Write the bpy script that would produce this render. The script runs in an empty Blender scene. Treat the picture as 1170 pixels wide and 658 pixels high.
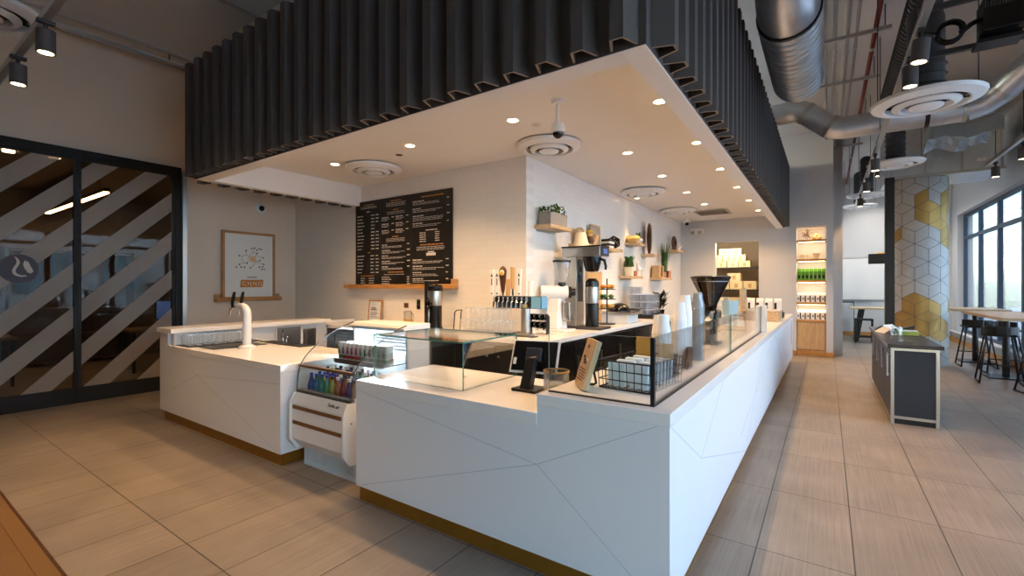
import bpy, bmesh, math, random
from mathutils import Vector, Matrix
random.seed(7)
S = bpy.context.scene
WORLD, EXPO = 2.9, 0.2
COL = S.collection
PI = math.pi

# ------------------------------------------------------------------ helpers
def lin(c):
    return c/12.92 if c <= .04045 else ((c+.055)/1.055)**2.4
def rgb(r, g, b):
    return (lin(r/255), lin(g/255), lin(b/255), 1)

def mat(name, col, rough=.5, metal=0, var=.06, vs=8, bump=0, bs=60, emit=0, trans=0, alpha=1, ior=1.45, coat=0):
    m = bpy.data.materials.new(name); m.use_nodes = True
    nt = m.node_tree; b = nt.nodes['Principled BSDF']
    b.inputs['Base Color'].default_value = col
    b.inputs['Roughness'].default_value = rough
    b.inputs['Metallic'].default_value = metal
    b.inputs['IOR'].default_value = ior
    if coat: b.inputs['Coat Weight'].default_value = coat
    if emit:
        b.inputs['Emission Color'].default_value = col
        b.inputs['Emission Strength'].default_value = emit
    if trans: b.inputs['Transmission Weight'].default_value = trans
    if alpha < 1: b.inputs['Alpha'].default_value = alpha
    if var or bump:
        tc = nt.nodes.new('ShaderNodeTexCoord')
        n = nt.nodes.new('ShaderNodeTexNoise'); n.inputs['Scale'].default_value = vs; n.inputs['Detail'].default_value = 4
        nt.links.new(tc.outputs['Object'], n.inputs['Vector'])
        if var:
            mx = nt.nodes.new('ShaderNodeMix'); mx.data_type = 'RGBA'
            mx.inputs[6].default_value = tuple(max(0, c*(1-var)) for c in col[:3])+(1,)
            mx.inputs[7].default_value = tuple(min(1, c*(1+var)) for c in col[:3])+(1,)
            nt.links.new(n.outputs['Fac'], mx.inputs[0]); nt.links.new(mx.outputs[2], b.inputs['Base Color'])
        if bump:
            n2 = nt.nodes.new('ShaderNodeTexNoise'); n2.inputs['Scale'].default_value = bs
            nt.links.new(tc.outputs['Object'], n2.inputs['Vector'])
            bp = nt.nodes.new('ShaderNodeBump'); bp.inputs['Strength'].default_value = bump; bp.inputs['Distance'].default_value = .004
            nt.links.new(n2.outputs['Fac'], bp.inputs['Height']); nt.links.new(bp.outputs['Normal'], b.inputs['Normal'])
    return m

def wood(name, c1, c2, axis=0, scale=3, rough=.45):
    m = mat(name, c1, rough, var=0); nt = m.node_tree; b = nt.nodes['Principled BSDF']
    tc = nt.nodes.new('ShaderNodeTexCoord'); mp = nt.nodes.new('ShaderNodeMapping')
    sc = [14, 14, 14]; sc[axis] = 1.2; mp.inputs['Scale'].default_value = sc
    n = nt.nodes.new('ShaderNodeTexNoise'); n.inputs['Scale'].default_value = scale; n.inputs['Detail'].default_value = 6; n.inputs['Distortion'].default_value = 1.2
    cr = nt.nodes.new('ShaderNodeValToRGB'); cr.color_ramp.elements[0].color = c2; cr.color_ramp.elements[1].color = c1
    cr.color_ramp.elements[0].position = .32; cr.color_ramp.elements[1].position = .62
    L = nt.links.new
    L(tc.outputs['Object'], mp.inputs['Vector']); L(mp.outputs[0], n.inputs['Vector']); L(n.outputs['Fac'], cr.inputs[0]); L(cr.outputs[0], b.inputs['Base Color'])
    return m

def glassmat(name, tint=(.93, .97, .95, 1), refl=1.0, gcol=(1, 1, 1, 1), rough=0.0, body=0.0, bodycol=(1, 1, 1, 1), cap=1.0):
    """thin glass: straight transmission with fresnel reflection"""
    m = bpy.data.materials.new(name); m.use_nodes = True; nt = m.node_tree; nt.nodes.clear()
    o = nt.nodes.new('ShaderNodeOutputMaterial'); t = nt.nodes.new('ShaderNodeBsdfTransparent'); t.inputs[0].default_value = tint
    g = nt.nodes.new('ShaderNodeBsdfGlossy'); g.inputs[0].default_value = gcol; g.inputs['Roughness'].default_value = rough
    f = nt.nodes.new('ShaderNodeFresnel'); f.inputs['IOR'].default_value = 1.45
    mu = nt.nodes.new('ShaderNodeMath'); mu.operation = 'MULTIPLY'; mu.inputs[1].default_value = refl; mu.use_clamp = True
    mx = nt.nodes.new('ShaderNodeMixShader'); L = nt.links.new
    mn = nt.nodes.new('ShaderNodeMath'); mn.operation = 'MINIMUM'; mn.inputs[1].default_value = cap
    L(f.outputs[0], mu.inputs[0]); L(mu.outputs[0], mn.inputs[0]); L(mn.outputs[0], mx.inputs[0])
    if body:
        d = nt.nodes.new('ShaderNodeBsdfDiffuse'); d.inputs[0].default_value = bodycol
        m2 = nt.nodes.new('ShaderNodeMixShader'); m2.inputs[0].default_value = body
        L(t.outputs[0], m2.inputs[1]); L(d.outputs[0], m2.inputs[2]); L(m2.outputs[0], mx.inputs[1])
    else:
        L(t.outputs[0], mx.inputs[1])
    L(g.outputs[0], mx.inputs[2]); L(mx.outputs[0], o.inputs[0])
    return m

def brickmat(name, c1, c2, mortar, bw, rh, ms, swap=None, offset=.5, rough=.4, loc=(0, 0, 0), streak=0, bump=.3, floor=False):
    m = mat(name, c1, rough, var=0); nt = m.node_tree; b = nt.nodes['Principled BSDF']; L = nt.links.new
    tc = nt.nodes.new('ShaderNodeTexCoord'); sp = nt.nodes.new('ShaderNodeSeparateXYZ'); cb = nt.nodes.new('ShaderNodeCombineXYZ')
    mp = nt.nodes.new('ShaderNodeMapping'); mp.inputs['Location'].default_value = loc
    L(tc.outputs['Object'], mp.inputs[0]); L(mp.outputs[0], sp.inputs[0])
    a, c = swap or ('X', 'Z')
    L(sp.outputs[a], cb.inputs[0]); L(sp.outputs[c], cb.inputs[1])
    br = nt.nodes.new('ShaderNodeTexBrick'); br.offset = offset; br.squash = 1
    br.inputs['Scale'].default_value = 1; br.inputs['Brick Width'].default_value = bw; br.inputs['Row Height'].default_value = rh
    br.inputs['Mortar Size'].default_value = ms; br.inputs['Mortar Smooth'].default_value = .1; br.inputs['Bias'].default_value = 0
    br.inputs['Color1'].default_value = c1; br.inputs['Color2'].default_value = c2; br.inputs['Mortar'].default_value = mortar
    L(cb.outputs[0], br.inputs['Vector'])
    out = br.outputs['Color']
    if streak:
        mp2 = nt.nodes.new('ShaderNodeMapping'); mp2.inputs['Scale'].default_value = (85, 1.6, 1)
        L(tc.outputs['Object'], mp2.inputs[0])
        n = nt.nodes.new('ShaderNodeTexNoise'); n.inputs['Scale'].default_value = 1; n.inputs['Detail'].default_value = 5; L(mp2.outputs[0], n.inputs['Vector'])
        n3 = nt.nodes.new('ShaderNodeTexNoise'); n3.inputs['Scale'].default_value = 2.2; n3.inputs['Detail'].default_value = 5; L(tc.outputs['Object'], n3.inputs['Vector'])
        ad = nt.nodes.new('ShaderNodeMath'); ad.operation = 'ADD'; L(n.outputs['Fac'], ad.inputs[0]); L(n3.outputs['Fac'], ad.inputs[1])
        mr = nt.nodes.new('ShaderNodeMapRange'); mr.inputs['From Min'].default_value = .6; mr.inputs['From Max'].default_value = 1.4
        mr.inputs['To Min'].default_value = 1-streak; mr.inputs['To Max'].default_value = 1+streak*.6; L(ad.outputs[0], mr.inputs[0])
        mx = nt.nodes.new('ShaderNodeMix'); mx.data_type = 'RGBA'; mx.blend_type = 'MULTIPLY'; mx.inputs[0].default_value = 1
        L(out, mx.inputs[6]); L(mr.outputs[0], mx.inputs[7]); out = mx.outputs[2]
    L(out, b.inputs['Base Color'])
    if bump:
        bp = nt.nodes.new('ShaderNodeBump'); bp.inputs['Strength'].default_value = bump; bp.inputs['Distance'].default_value = .003; bp.invert = True
        L(br.outputs['Fac'], bp.inputs['Height']); L(bp.outputs[0], b.inputs['Normal'])
    return m

def wpos(o):
    p = Vector((0, 0, 0))
    while o is not None:
        p += Vector(o.location); o = o.parent
    return p

class MB:
    def __init__(s): s.v = []; s.f = []; s.m = []; s.sm = []
    def add(s, vs, fs, mi=0, smooth=False):
        b = len(s.v); s.v += [tuple(v) for v in vs]
        for f in fs: s.f.append(tuple(i+b for i in f)); s.m.append(mi); s.sm.append(smooth)
        return s
    def box(s, x0, x1, y0, y1, z0, z1, mi=0):
        x0, x1 = min(x0, x1), max(x0, x1); y0, y1 = min(y0, y1), max(y0, y1); z0, z1 = min(z0, z1), max(z0, z1)
        return s.add([(x0,y0,z0),(x1,y0,z0),(x1,y1,z0),(x0,y1,z0),(x0,y0,z1),(x1,y0,z1),(x1,y1,z1),(x0,y1,z1)],
              [(0,3,2,1),(4,5,6,7),(0,1,5,4),(1,2,6,5),(2,3,7,6),(3,0,4,7)], mi)
    def cb(s, c, d, mi=0, rot=None):
        """box at centre c with size d, optional rotation matrix"""
        vs = [Vector((sx*d[0]/2, sy*d[1]/2, sz*d[2]/2)) for sz in (-1,1) for sx,sy in ((-1,-1),(1,-1),(1,1),(-1,1))]
        if rot is not None: vs = [rot @ v for v in vs]
        return s.add([v+Vector(c) for v in vs], [(0,3,2,1),(4,5,6,7),(0,1,5,4),(1,2,6,5),(2,3,7,6),(3,0,4,7)], mi)
    def prism(s, poly, axis, a0, a1, mi=0, capmi=None):
        """poly: list of 2D points; axis 'x': (y,z), 'y': (x,z), 'z': (x,y)"""
        def P(p, a):
            return {'x': (a, p[0], p[1]), 'y': (p[0], a, p[1]), 'z': (p[0], p[1], a)}[axis]
        n = len(poly); area = sum(poly[i][0]*poly[(i+1)%n][1]-poly[(i+1)%n][0]*poly[i][1] for i in range(n))
        if (area < 0) != (axis == 'y'): poly = poly[::-1]
        a0, a1 = min(a0, a1), max(a0, a1)
        vs = [P(p, a0) for p in poly]+[P(p, a1) for p in poly]
        s.add(vs, [(i, (i+1)%n, n+(i+1)%n, n+i) for i in range(n)], mi)
        b = len(s.v)-2*n
        c = mi if capmi is None else capmi
        s.f.append(tuple(b+i for i in reversed(range(n)))); s.m.append(c); s.sm.append(False)
        s.f.append(tuple(b+n+i for i in range(n))); s.m.append(c); s.sm.append(False)
        return s
    def tube(s, pts, r, seg=10, mi=0, caps=True, smooth=True):
        pts = [Vector(p) for p in pts]; n = len(pts)
        rs = r if isinstance(r, (list, tuple)) else [r]*n
        t0 = (pts[1]-pts[0]).normalized(); up = Vector((0,0,1)) if abs(t0.z) < .9 else Vector((1,0,0))
        u = t0.cross(up).normalized(); rings = []; pt = t0
        for i in range(n):
            a = (pts[i]-pts[i-1]).normalized() if i else None
            b = (pts[i+1]-pts[i]).normalized() if i < n-1 else None
            t = (a+b).normalized() if a and b and (a+b).length > 1e-6 else (a or b)
            u = (u - t*u.dot(t)).normalized(); w = t.cross(u)
            k = 1.0
            if a and b:
                k = 1/max(.5, math.sqrt(max(0,(1+a.dot(b))/2)))
            rings.append([pts[i]+(u*math.cos(2*PI*j/seg)+w*math.sin(2*PI*j/seg))*rs[i] for j in range(seg)])
        vs = [v for R in rings for v in R]; fs = []
        for i in range(n-1):
            for j in range(seg):
                k = (j+1)%seg; fs.append((i*seg+j, i*seg+k, (i+1)*seg+k, (i+1)*seg+j))
        s.add(vs, fs, mi, smooth)
        if caps:
            b = len(s.v)-len(vs)
            s.f.append(tuple(b+j for j in reversed(range(seg)))); s.m.append(mi); s.sm.append(False)
            s.f.append(tuple(b+(n-1)*seg+j for j in range(seg))); s.m.append(mi); s.sm.append(False)
        return s
    def cyl(s, p, r, h, seg=20, mi=0, r2=None):
        return s.lathe([(0,0),(r,0),(r if r2 is None else r2,h),(0,h)], p, seg, mi)
    def lathe(s, prof, c=(0,0,0), seg=20, mi=0, smooth=True, rot=None, mis=None):
        """prof: (r,z) from bottom/axis outwards; hard edges are kept by autosmooth-like split"""
        vs = []; fs = []; idx = []
        for (r, z) in prof:
            if r < 1e-6: idx.append([len(vs)]); vs.append(Vector((0,0,z)))
            else:
                idx.append(list(range(len(vs), len(vs)+seg))); vs += [Vector((r*math.cos(2*PI*j/seg), r*math.sin(2*PI*j/seg), z)) for j in range(seg)]
        for i in range(len(prof)-1):
            A, B = idx[i], idx[i+1]
            for j in range(seg):
                k = (j+1)%seg
                if len(A) == 1 and len(B) == 1: continue
                if len(A) == 1: f = (A[0], B[k], B[j])
                elif len(B) == 1: f = (A[j], A[k], B[0])
                else: f = (A[j], A[k], B[k], B[j])
                fs.append((f, mis[i] if mis else mi))
        if rot is not None: vs = [rot @ v for v in vs]
        C = Vector(c); b = len(s.v); s.v += [tuple(v+C) for v in vs]
        for f, q in fs: s.f.append(tuple(i+b for i in f)); s.m.append(q); s.sm.append(smooth)
        return s
    def ball(s, c, r, seg=12, rings=8, mi=0, sc=(1,1,1)):
        prof = [(r*math.sin(PI*i/rings), -r*math.cos(PI*i/rings)) for i in range(rings+1)]
        prof[0] = (0, -r); prof[-1] = (0, r)
        return s.lathe(prof, c, seg, mi, rot=Matrix.Diagonal(Vector(sc)).to_3x3())
    def build(s, name, mats, parent=None, world=False, bevel=0, bseg=2):
        me = bpy.data.meshes.new(name)
        off = wpos(parent) if (parent is not None and world) else Vector((0,0,0))
        me.from_pydata([tuple(Vector(v)-off) for v in s.v], [], s.f)
        if not isinstance(mats, (list, tuple)): mats = [mats]
        for m in mats: me.materials.append(m)
        me.polygons.foreach_set('material_index', s.m)
        me.polygons.foreach_set('use_smooth', s.sm)
        me.update()
        if any(s.sm):
            bm = bmesh.new(); bm.from_mesh(me)
            for e in bm.edges:
                if len(e.link_faces) == 2 and e.calc_face_angle(0) > .6: e.smooth = False
            bm.to_mesh(me); bm.free()
        o = bpy.data.objects.new(name, me); COL.objects.link(o)
        if parent is not None: o.parent = parent
        if bevel:
            md = o.modifiers.new('Bevel', 'BEVEL'); md.width = bevel; md.segments = bseg; md.limit_method = 'ANGLE'; md.angle_limit = .7
        return o

def tag(o, label, cat, group=None):
    o['label'] = label; o['category'] = cat; o['kind'] = 'thing'
    if group: o['group'] = group
    return o
def thing(name, label, cat, loc=(0,0,0), rz=0, group=None):
    o = bpy.data.objects.new(name, None); COL.objects.link(o); o.location = loc; o.rotation_euler = (0,0,rz); o.empty_display_size = .1
    return tag(o, label, cat, group)
def struct(o):
    o['kind'] = 'structure'; return o
KIDS = {}
def dup(root, loc, rz=None, label=None, group=None):
    if root.name not in KIDS:
        KIDS[root.name] = [o for o in bpy.data.objects if o.parent is root]
        for k in KIDS[root.name]: KIDS[k.name] = [o for o in bpy.data.objects if o.parent is k]
    r = root.copy(); COL.objects.link(r); r.location = loc
    if rz is not None: r.rotation_euler = (0,0,rz)
    if label: r['label'] = label
    if group: r['group'] = group
    for ch in KIDS[root.name]:
        c = ch.copy(); COL.objects.link(c); c.parent = r
        for g in KIDS.get(ch.name, []):
            d = g.copy(); COL.objects.link(d); d.parent = c
    return r
ORD = 'first second third fourth fifth sixth seventh eighth ninth tenth eleventh twelfth thirteenth fourteenth fifteenth sixteenth seventeenth eighteenth nineteenth twentieth'.split()
def ordw(n):
    if n <= 20: return ORD[n-1]
    t = {2:'twenty', 3:'thirty', 4:'forty', 5:'fifty'}[n//10]
    return (t[:-1]+'ieth') if n % 10 == 0 else t+'-'+ORD[n%10-1]
def text(name, body, size, loc, rot, m, parent=None, extrude=.0005, align='CENTER', sx=1, world=True, shear=0):
    c = bpy.data.curves.new(name, 'FONT'); c.body = body; c.size = size; c.extrude = extrude; c.align_x = align; c.align_y = 'CENTER'; c.shear = shear
    c.resolution_u = 3
    c.materials.append(m)
    tmp = bpy.data.objects.new(name+'_outline', c); COL.objects.link(tmp); bpy.context.view_layer.update()
    me = bpy.data.meshes.new_from_object(tmp.evaluated_get(bpy.context.evaluated_depsgraph_get()))
    bpy.data.objects.remove(tmp); bpy.data.curves.remove(c)
    if not me.materials: me.materials.append(m)
    o = bpy.data.objects.new(name, me); COL.objects.link(o)
    l = Vector(loc)
    if parent is not None:
        o.parent = parent
        if world: l = l - wpos(parent)
    o.location = l; o.rotation_euler = rot; o.scale = (sx, 1, 1)
    return o
RX = (PI/2, 0, 0)          # text facing -Y
RPX = (PI/2, 0, PI/2)      # text facing +X
def Rx(a): return Matrix.Rotation(a, 3, 'X')
def Ry(a): return Matrix.Rotation(a, 3, 'Y')
def Rz(a): return Matrix.Rotation(a, 3, 'Z')

# ------------------------------------------------------------------ materials
M = {}
M['paint'] = mat('warm white wall paint', rgb(230,213,194), .75, var=.02, vs=2, bump=.05, bs=200)
M['paint_grey'] = mat('light grey wall paint', rgb(205,206,208), .75, var=.02, vs=2)
M['ceiling'] = mat('painted concrete ceiling', rgb(208,206,203), .85, var=.06, vs=1.2, bump=.1, bs=40)
M['soffit'] = mat('soffit white', rgb(238,234,228), .7, var=.015, vs=3)
M['tile_menu'] = brickmat('stacked subway tile x', rgb(240,236,230), rgb(237,233,227), rgb(232,227,221), .30, .075, .0025, ('X','Z'), .5, .25, bump=.14)
M['tile_shelf'] = brickmat('stacked subway tile y', rgb(240,236,230), rgb(237,233,227), rgb(232,227,221), .30, .075, .0025, ('Y','Z'), .5, .25, bump=.14)
M['floor'] = brickmat('porcelain floor tile', rgb(150,137,122), rgb(140,128,115), rgb(70,64,58), .915, .4575, .0035, ('Y','X'), 0, .42, loc=(.3355, -.225, 0), streak=.34, bump=.35)
M['plank'] = brickmat('wood floor plank', rgb(136,102,60), rgb(112,82,46), rgb(80,48,20), 1.6, .19, .002, ('X','Y'), .37, .4, streak=0, bump=.2)
M['quartz'] = mat('white quartz', rgb(240,238,234), .22, var=.015, vs=14, coat=.15)
M['panel'] = mat('white counter panel', rgb(232,232,232), .38, var=.012, vs=5)
M['seam'] = mat('panel seam', rgb(196,198,202), .5, var=0)
M['brass'] = mat('brushed brass toe kick', rgb(176,126,48), .38, .75, var=.12, vs=10)
M['felt'] = mat('charcoal felt', rgb(84,79,77), .95, var=.22, vs=240, bump=.3, bs=500)
M['feltcut'] = mat('cut felt edge', rgb(140,124,108), .95, var=.1, vs=200)
M['black'] = mat('black powder coat', rgb(22,22,24), .42, var=.1)
M['blackgloss'] = mat('gloss black plastic', rgb(14,14,15), .18, var=.05)
M['charcoal'] = mat('charcoal laminate', rgb(36,40,50), .5, var=.1, vs=20)
M['oak'] = wood('oak', rgb(196,146,86), rgb(160,110,58), 1)
M['oakx'] = wood('oak along x', rgb(196,146,86), rgb(160,110,58), 0)
M['oakz'] = wood('pale oak upright', rgb(206,172,128), rgb(186,148,102), 2)
M['palewood'] = wood('pale wood', rgb(205,178,140), rgb(180,146,104), 1)
M['darkwood'] = wood('dark wood', rgb(92,58,36), rgb(52,32,20), 2)
M['steel'] = mat('brushed stainless', rgb(190,186,180), .28, 1, var=.06, vs=30)
M['chrome'] = mat('chrome', rgb(225,225,225), .08, 1, var=0)
M['alu'] = mat('satin aluminium', rgb(190,188,184), .35, .9, var=.04)
M['galv'] = mat('galvanised steel', rgb(206,210,214), .38, .95, var=.28, vs=5, bump=.1, bs=18)
M['galvdark'] = mat('dull flexible duct', rgb(74,74,76), .55, .4, var=.1)
M['white'] = mat('white enamel', rgb(236,236,234), .3, var=.01)
M['whitematte'] = mat('matt white', rgb(238,236,232), .7, var=.02)
M['paper'] = mat('paper', rgb(240,238,232), .8, var=.02)
M['cup'] = mat('white paper cup', rgb(240,240,240), .55, var=.01)
M['glass'] = glassmat('clear guard glass', (.985,.995,.99,1), .55)
M['glassedge'] = mat('green glass edge', rgb(84,140,126), .15, var=0, trans=.3)
M['tumbler'] = glassmat('tumbler glass', (.99,.995,.995,1), 1.0, body=.06, cap=.3)
M['rim'] = glassmat('painted glass rim glint', (.97,.98,.98,1), 1.5, body=.5, bodycol=(.85,.87,.87,1))  # light caught on glass rims and bases, painted as a whitish body
M['smoke'] = glassmat('smoky glass', (.84,.85,.87,1), 1.5, body=.1, bodycol=(.4,.42,.45,1), cap=.35)
M['doorglass'] = glassmat('office glass', (.72,.68,.64,1), .35)
M['winglass'] = glassmat('window glass', (.86,.93,.96,1), .9)
M['frost'] = glassmat('frosted film', (.5,.47,.44,1), .1, body=.62, bodycol=rgb(186,173,162))
M['doorframe'] = mat('black door frame', rgb(9,9,10), .6, var=.05)
M['winframe'] = mat('blue grey window frame', rgb(58,76,98), .5, var=.04)
M['orange'] = mat('orange print', rgb(198,124,42), .6, var=.04)
M['ink'] = mat('black ink', rgb(24,22,22), .6, var=0)
M['board'] = mat('menu board black', rgb(24,21,19), .5, var=.1)
M['chalk'] = mat('menu white print', rgb(226,220,212), .6, var=0)
M['amberprint'] = mat('menu amber print', rgb(206,140,70), .6, var=0)
M['gold'] = mat('gold tile', rgb(172,140,82), .42, .5, var=.14, vs=6)
M['marble'] = mat('pale stone tile', rgb(188,190,190), .4, var=.14, vs=9)
M['grout'] = mat('dark grout', rgb(96,96,94), .8, var=.05)
M['leaf'] = mat('leaf green', rgb(70,112,44), .55, var=.35, vs=30)
M['leafdark'] = mat('dark leaf', rgb(30,34,26), .35, var=.3, vs=30)
M['grassgreen'] = mat('grass green', rgb(66,98,44), .6, var=.35, vs=40)
M['concrete'] = mat('grey concrete', rgb(150,144,138), .8, var=.1, vs=30)
M['tan'] = mat('tan board', rgb(196,160,116), .7, var=.05)
M['cream'] = mat('cream', rgb(232,220,190), .6, var=.03)
M['card'] = mat('cream carton', rgb(236,218,176), .7, var=.05)
M['kraft'] = mat('kraft paper', rgb(206,166,112), .8, var=.06)
M['bluebox'] = mat('blue label', rgb(110,168,208), .5, var=.08)
M['greenbag'] = mat('green bag', rgb(84,150,30), .45, var=.25, vs=30)
M['red'] = mat('red', rgb(170,40,36), .5, var=.05)
M['copper'] = mat('copper', rgb(190,120,80), .35, .6, var=.05)
M['copper_dull'] = mat('red pipe', rgb(110,44,40), .6, var=.05)
M['pipe'] = mat('pale conduit', rgb(176,172,170), .5, .3, var=.04)
def lampmat(name, col, e):
    m = mat(name, col, .5, var=0, emit=e); return m
M['lampwarm'] = lampmat('warm lamp face', rgb(255,226,180), 14)
M['lampcool'] = lampmat('cold case light', rgb(205,230,255), 12)
M['lampstrip'] = lampmat('warm strip', rgb(255,214,150), 9)
M['lampoffice'] = lampmat('office linear lamp', rgb(255,206,140), 26)
M['screen'] = lampmat('blue display', rgb(60,90,150), .6)
# ------------------------------------------------------------------ camera
cd = bpy.data.cameras.new('camera'); cd.sensor_width = 36; cd.lens = 525.5*36/1170; cd.shift_y = -2/1170; cd.clip_start = .05; cd.clip_end = 200
cam = bpy.data.objects.new('camera', cd); COL.objects.link(cam); cam.location = (0,0,1.5)
YAW = math.atan(360/525.5); cam.rotation_euler = (PI/2, 0, YAW); S.camera = cam

# ------------------------------------------------------------------ the room
CEIL = 4.8
XL, XR, YB = -8.0, 2.85, 17.4
struct(MB().box(-12.6, 3.2, -6, 17.6, -.1, 0).build('floor', M['floor']))
struct(MB().box(-9, XR, -4, .648, 0, .004).build('floor_planks', M['plank']))
struct(MB().box(-9, XR, .648, .662, 0, .006).build('trim_1', M['darkwood']))
struct(MB().box(-8.3, 3.2, -6, 17.6, CEIL, CEIL+.15).build('ceiling', M['ceiling']))
# left wall: above the sliding doors and round the picture
w = MB(); w.box(XL-.15, XL, -6, 2.87, 3.26, CEIL); w.box(XL-.15, XL, 2.87, 4.85, 0, CEIL); w.box(XL-.15, XL, -6, -1.2, 0, 3.26)
struct(w.build('wall_left', M['paint']))
# menu wall (faces the camera) and shelf wall (faces right)
struct(MB().box(XL, -3.0, 4.685, 4.85, 0, CEIL).build('wall_menu', M['tile_menu']))
struct(MB().box(-3.15, -3.0, 4.85, 11.78, 0, 3.3).build('wall_shelf', M['tile_shelf']))
# wall with the store room doorway and the display niche
w = MB()
w.box(-3.15, -2.2, 11.78, 11.95, 0, CEIL); w.box(-2.2, -1.28, 11.78, 11.95, 2.54, CEIL); w.box(-1.28, -.55, 11.78, 12.3, 0, CEIL)
w.box(-.55, -.015, 11.78, 12.3, 2.78, CEIL); w.box(-.015, .11, 11.78, 12.3, 0, CEIL); w.box(-.55, -.015, 12.2, 12.3, 0, 2.78)
struct(w.build('wall_niche', M['paint_grey']))
w = MB(); w.box(-1.25, -.55, 11.765, 11.78, 0, .1); w.box(-.015, .125, 11.765, 11.78, 0, .1); w.box(.11, .125, 11.78, 12.3, 0, .1)
struct(w.build('baseboard_niche', M['oakx'], bevel=.003))
w = MB(); w.box(.11, .28, 12.3, YB, 0, CEIL)
struct(w.build('wall_back_side', M['paint_grey']))
struct(MB().box(.11, 3.2, YB, YB+.15, 0, CEIL).build('wall_back', M['paint_grey']))
struct(MB().box(.28, XR, YB-.02, YB, 0, .13).build('baseboard_back', M['oakx'], bevel=.003))
# right wall with the long window
WY0, WY1, WZ0, WZ1 = -1.0, 16.75, .28, 3.38
w = MB(); w.box(XR, XR+.3, -6, YB, WZ1, CEIL); w.box(XR, XR+.3, WY1, YB, 0, WZ1); w.box(XR, XR+.3, -6, WY1, 0, WZ0); w.box(XR, XR+.3, -6, WY0, WZ0, WZ1)
struct(w.build('wall_right', M['paint_grey']))
struct(MB().box(XR-.07, XR, -6, YB-.02, .26, .3).build('trim_2', M['paint_grey'], bevel=.004))
struct(MB().box(XR-.02, XR, -6, YB-.02, 0, .12).build('baseboard_right', M['oak'], bevel=.003))
ny = 12; bw = (WY1-WY0)/ny
n = 1
for k in range(ny):
    y0 = WY1-(k+1)*bw; y1 = WY1-k*bw
    fa, fb = XR+.12, XR+.19
    f = MB(); f.box(fa, fb, y0, y0+.06, WZ0, WZ1); f.box(fa, fb, y1-.06, y1, WZ0, WZ1)
    f.box(fa, fb, y0+.06, y1-.06, WZ0, WZ0+.08); f.box(fa, fb, y0+.06, y1-.06, WZ1-.08, WZ1); f.box(fa, fb, y0+.06, y1-.06, 2.72, 2.80)
    fr = struct(f.build('window_%d' % n, M['winframe'], bevel=.004)); n += 1
    g = MB(); g.box(XR+.155, XR+.165, y0+.06, y1-.06, WZ0+.08, 2.72); g.box(XR+.155, XR+.165, y0+.06, y1-.06, 2.80, WZ1-.08)
    g.build('pane', M['winglass'], fr)

# ------------------------------------------------------------------ sliding glass doors and the dark office behind
DX = -7.95
w = MB(); w.box(XL-.1, DX+.02, -1.2, 2.87, 3.16, 3.26); w.box(XL-.1, DX+.02, 2.79, 2.87, 0, 3.16); w.box(XL-.1, DX+.02, -1.2, -1.12, 0, 3.16)
struct(w.build('trim_3', M['doorframe'], bevel=.003))
struct(MB().box(XL-.02, DX+.06, 2.87, 2.93, 0, 3.2).build('trim_4', M['alu'], bevel=.003))
def stripes(y0, y1, z0, z1):
    mb = MB()
    for k in range(-6, 12):
        c = -1.145+.565*k; lo, hi = c-.135, c+.135
        # region: lo <= z-y <= hi within the rect -> clip a polygon
        poly = [(y0-9, lo+y0-9), (y1+9, lo+y1+9), (y1+9, hi+y1+9), (y0-9, hi+y0-9)]
        for ax, lim, sg in ((0,y0,1),(0,y1,-1),(1,z0,1),(1,z1,-1)):
            out = []
            for i in range(len(poly)):
                a, b = poly[i], poly[(i+1)%len(poly)]
                ia, ib = (a[ax]-lim)*sg >= 0, (b[ax]-lim)*sg >= 0
                if ia: out.append(a)
                if ia != ib:
                    t = (lim-a[ax])/(b[ax]-a[ax]); out.append((a[0]+t*(b[0]-a[0]), a[1]+t*(b[1]-a[1])))
            poly = out
            if len(poly) < 3: break
        if len(poly) >= 3: mb.prism(poly, 'x', DX-.006, DX-.004)
    return mb
for i, (y0, y1) in enumerate(((-1.12, 1.72), (1.72, 2.79))):
    f = MB(); x0, x1 = DX-.05, DX+.015
    f.box(x0, x1, y0, y0+.037, 0, 3.16); f.box(x0, x1, y1-.037, y1, 0, 3.16); f.box(x0, x1, y0+.037, y1-.037, 0, .2); f.box(x0, x1, y0+.037, y1-.037, 3.12, 3.16)
    fr = struct(f.build('door_%d' % (i+1), M['doorframe'], bevel=.003))
    MB().box(DX-.018, DX-.008, y0+.037, y1-.037, .2, 3.12).build('glass_pane', M['doorglass'], fr)
    stripes(y0+.037, y1-.037, .2, 3.12).build('frosted_stripes', M['frost'], fr)
    if i == 0:   # round emblem
        MB().lathe([(0,0),(.172,0),(.172,.002),(0,.002)], (DX-.003,1.2,1.71), 40, rot=Ry(PI/2)).build('emblem_disc', mat('emblem grey', rgb(74,72,80), .6), fr)
        fl = MB()
        a = [(1.163,1.855),(1.195,1.83),(1.21,1.79),(1.2,1.75),(1.18,1.71),(1.172,1.675),(1.19,1.645),(1.225,1.63),(1.262,1.632),(1.268,1.622),(1.225,1.612),(1.18,1.622),(1.15,1.65),(1.145,1.69),(1.16,1.73),(1.18,1.77),(1.182,1.81)]
        fl.prism(a, 'x', DX-.001, DX+.001)
        b = [(1.255,1.815),(1.265,1.79),(1.275,1.805),(1.285,1.782),(1.3,1.74),(1.318,1.70),(1.322,1.675),(1.3,1.655),(1.275,1.665),(1.25,1.71),(1.236,1.755),(1.24,1.785)]
        fl.prism(b, 'x', DX-.001, DX+.001)
        fl.build('flame_mark', mat('emblem beige', rgb(205,192,178), .7), fr)
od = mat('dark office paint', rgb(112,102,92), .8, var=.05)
w = MB(); w.box(-12.6, -12.45, -2, 5.5, 0, 3.5); w.box(-12.45, XL-.15, 5.35, 5.5, 0, 3.5); w.box(-12.45, XL-.15, -2, -1.85, 0, 3.5)
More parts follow.
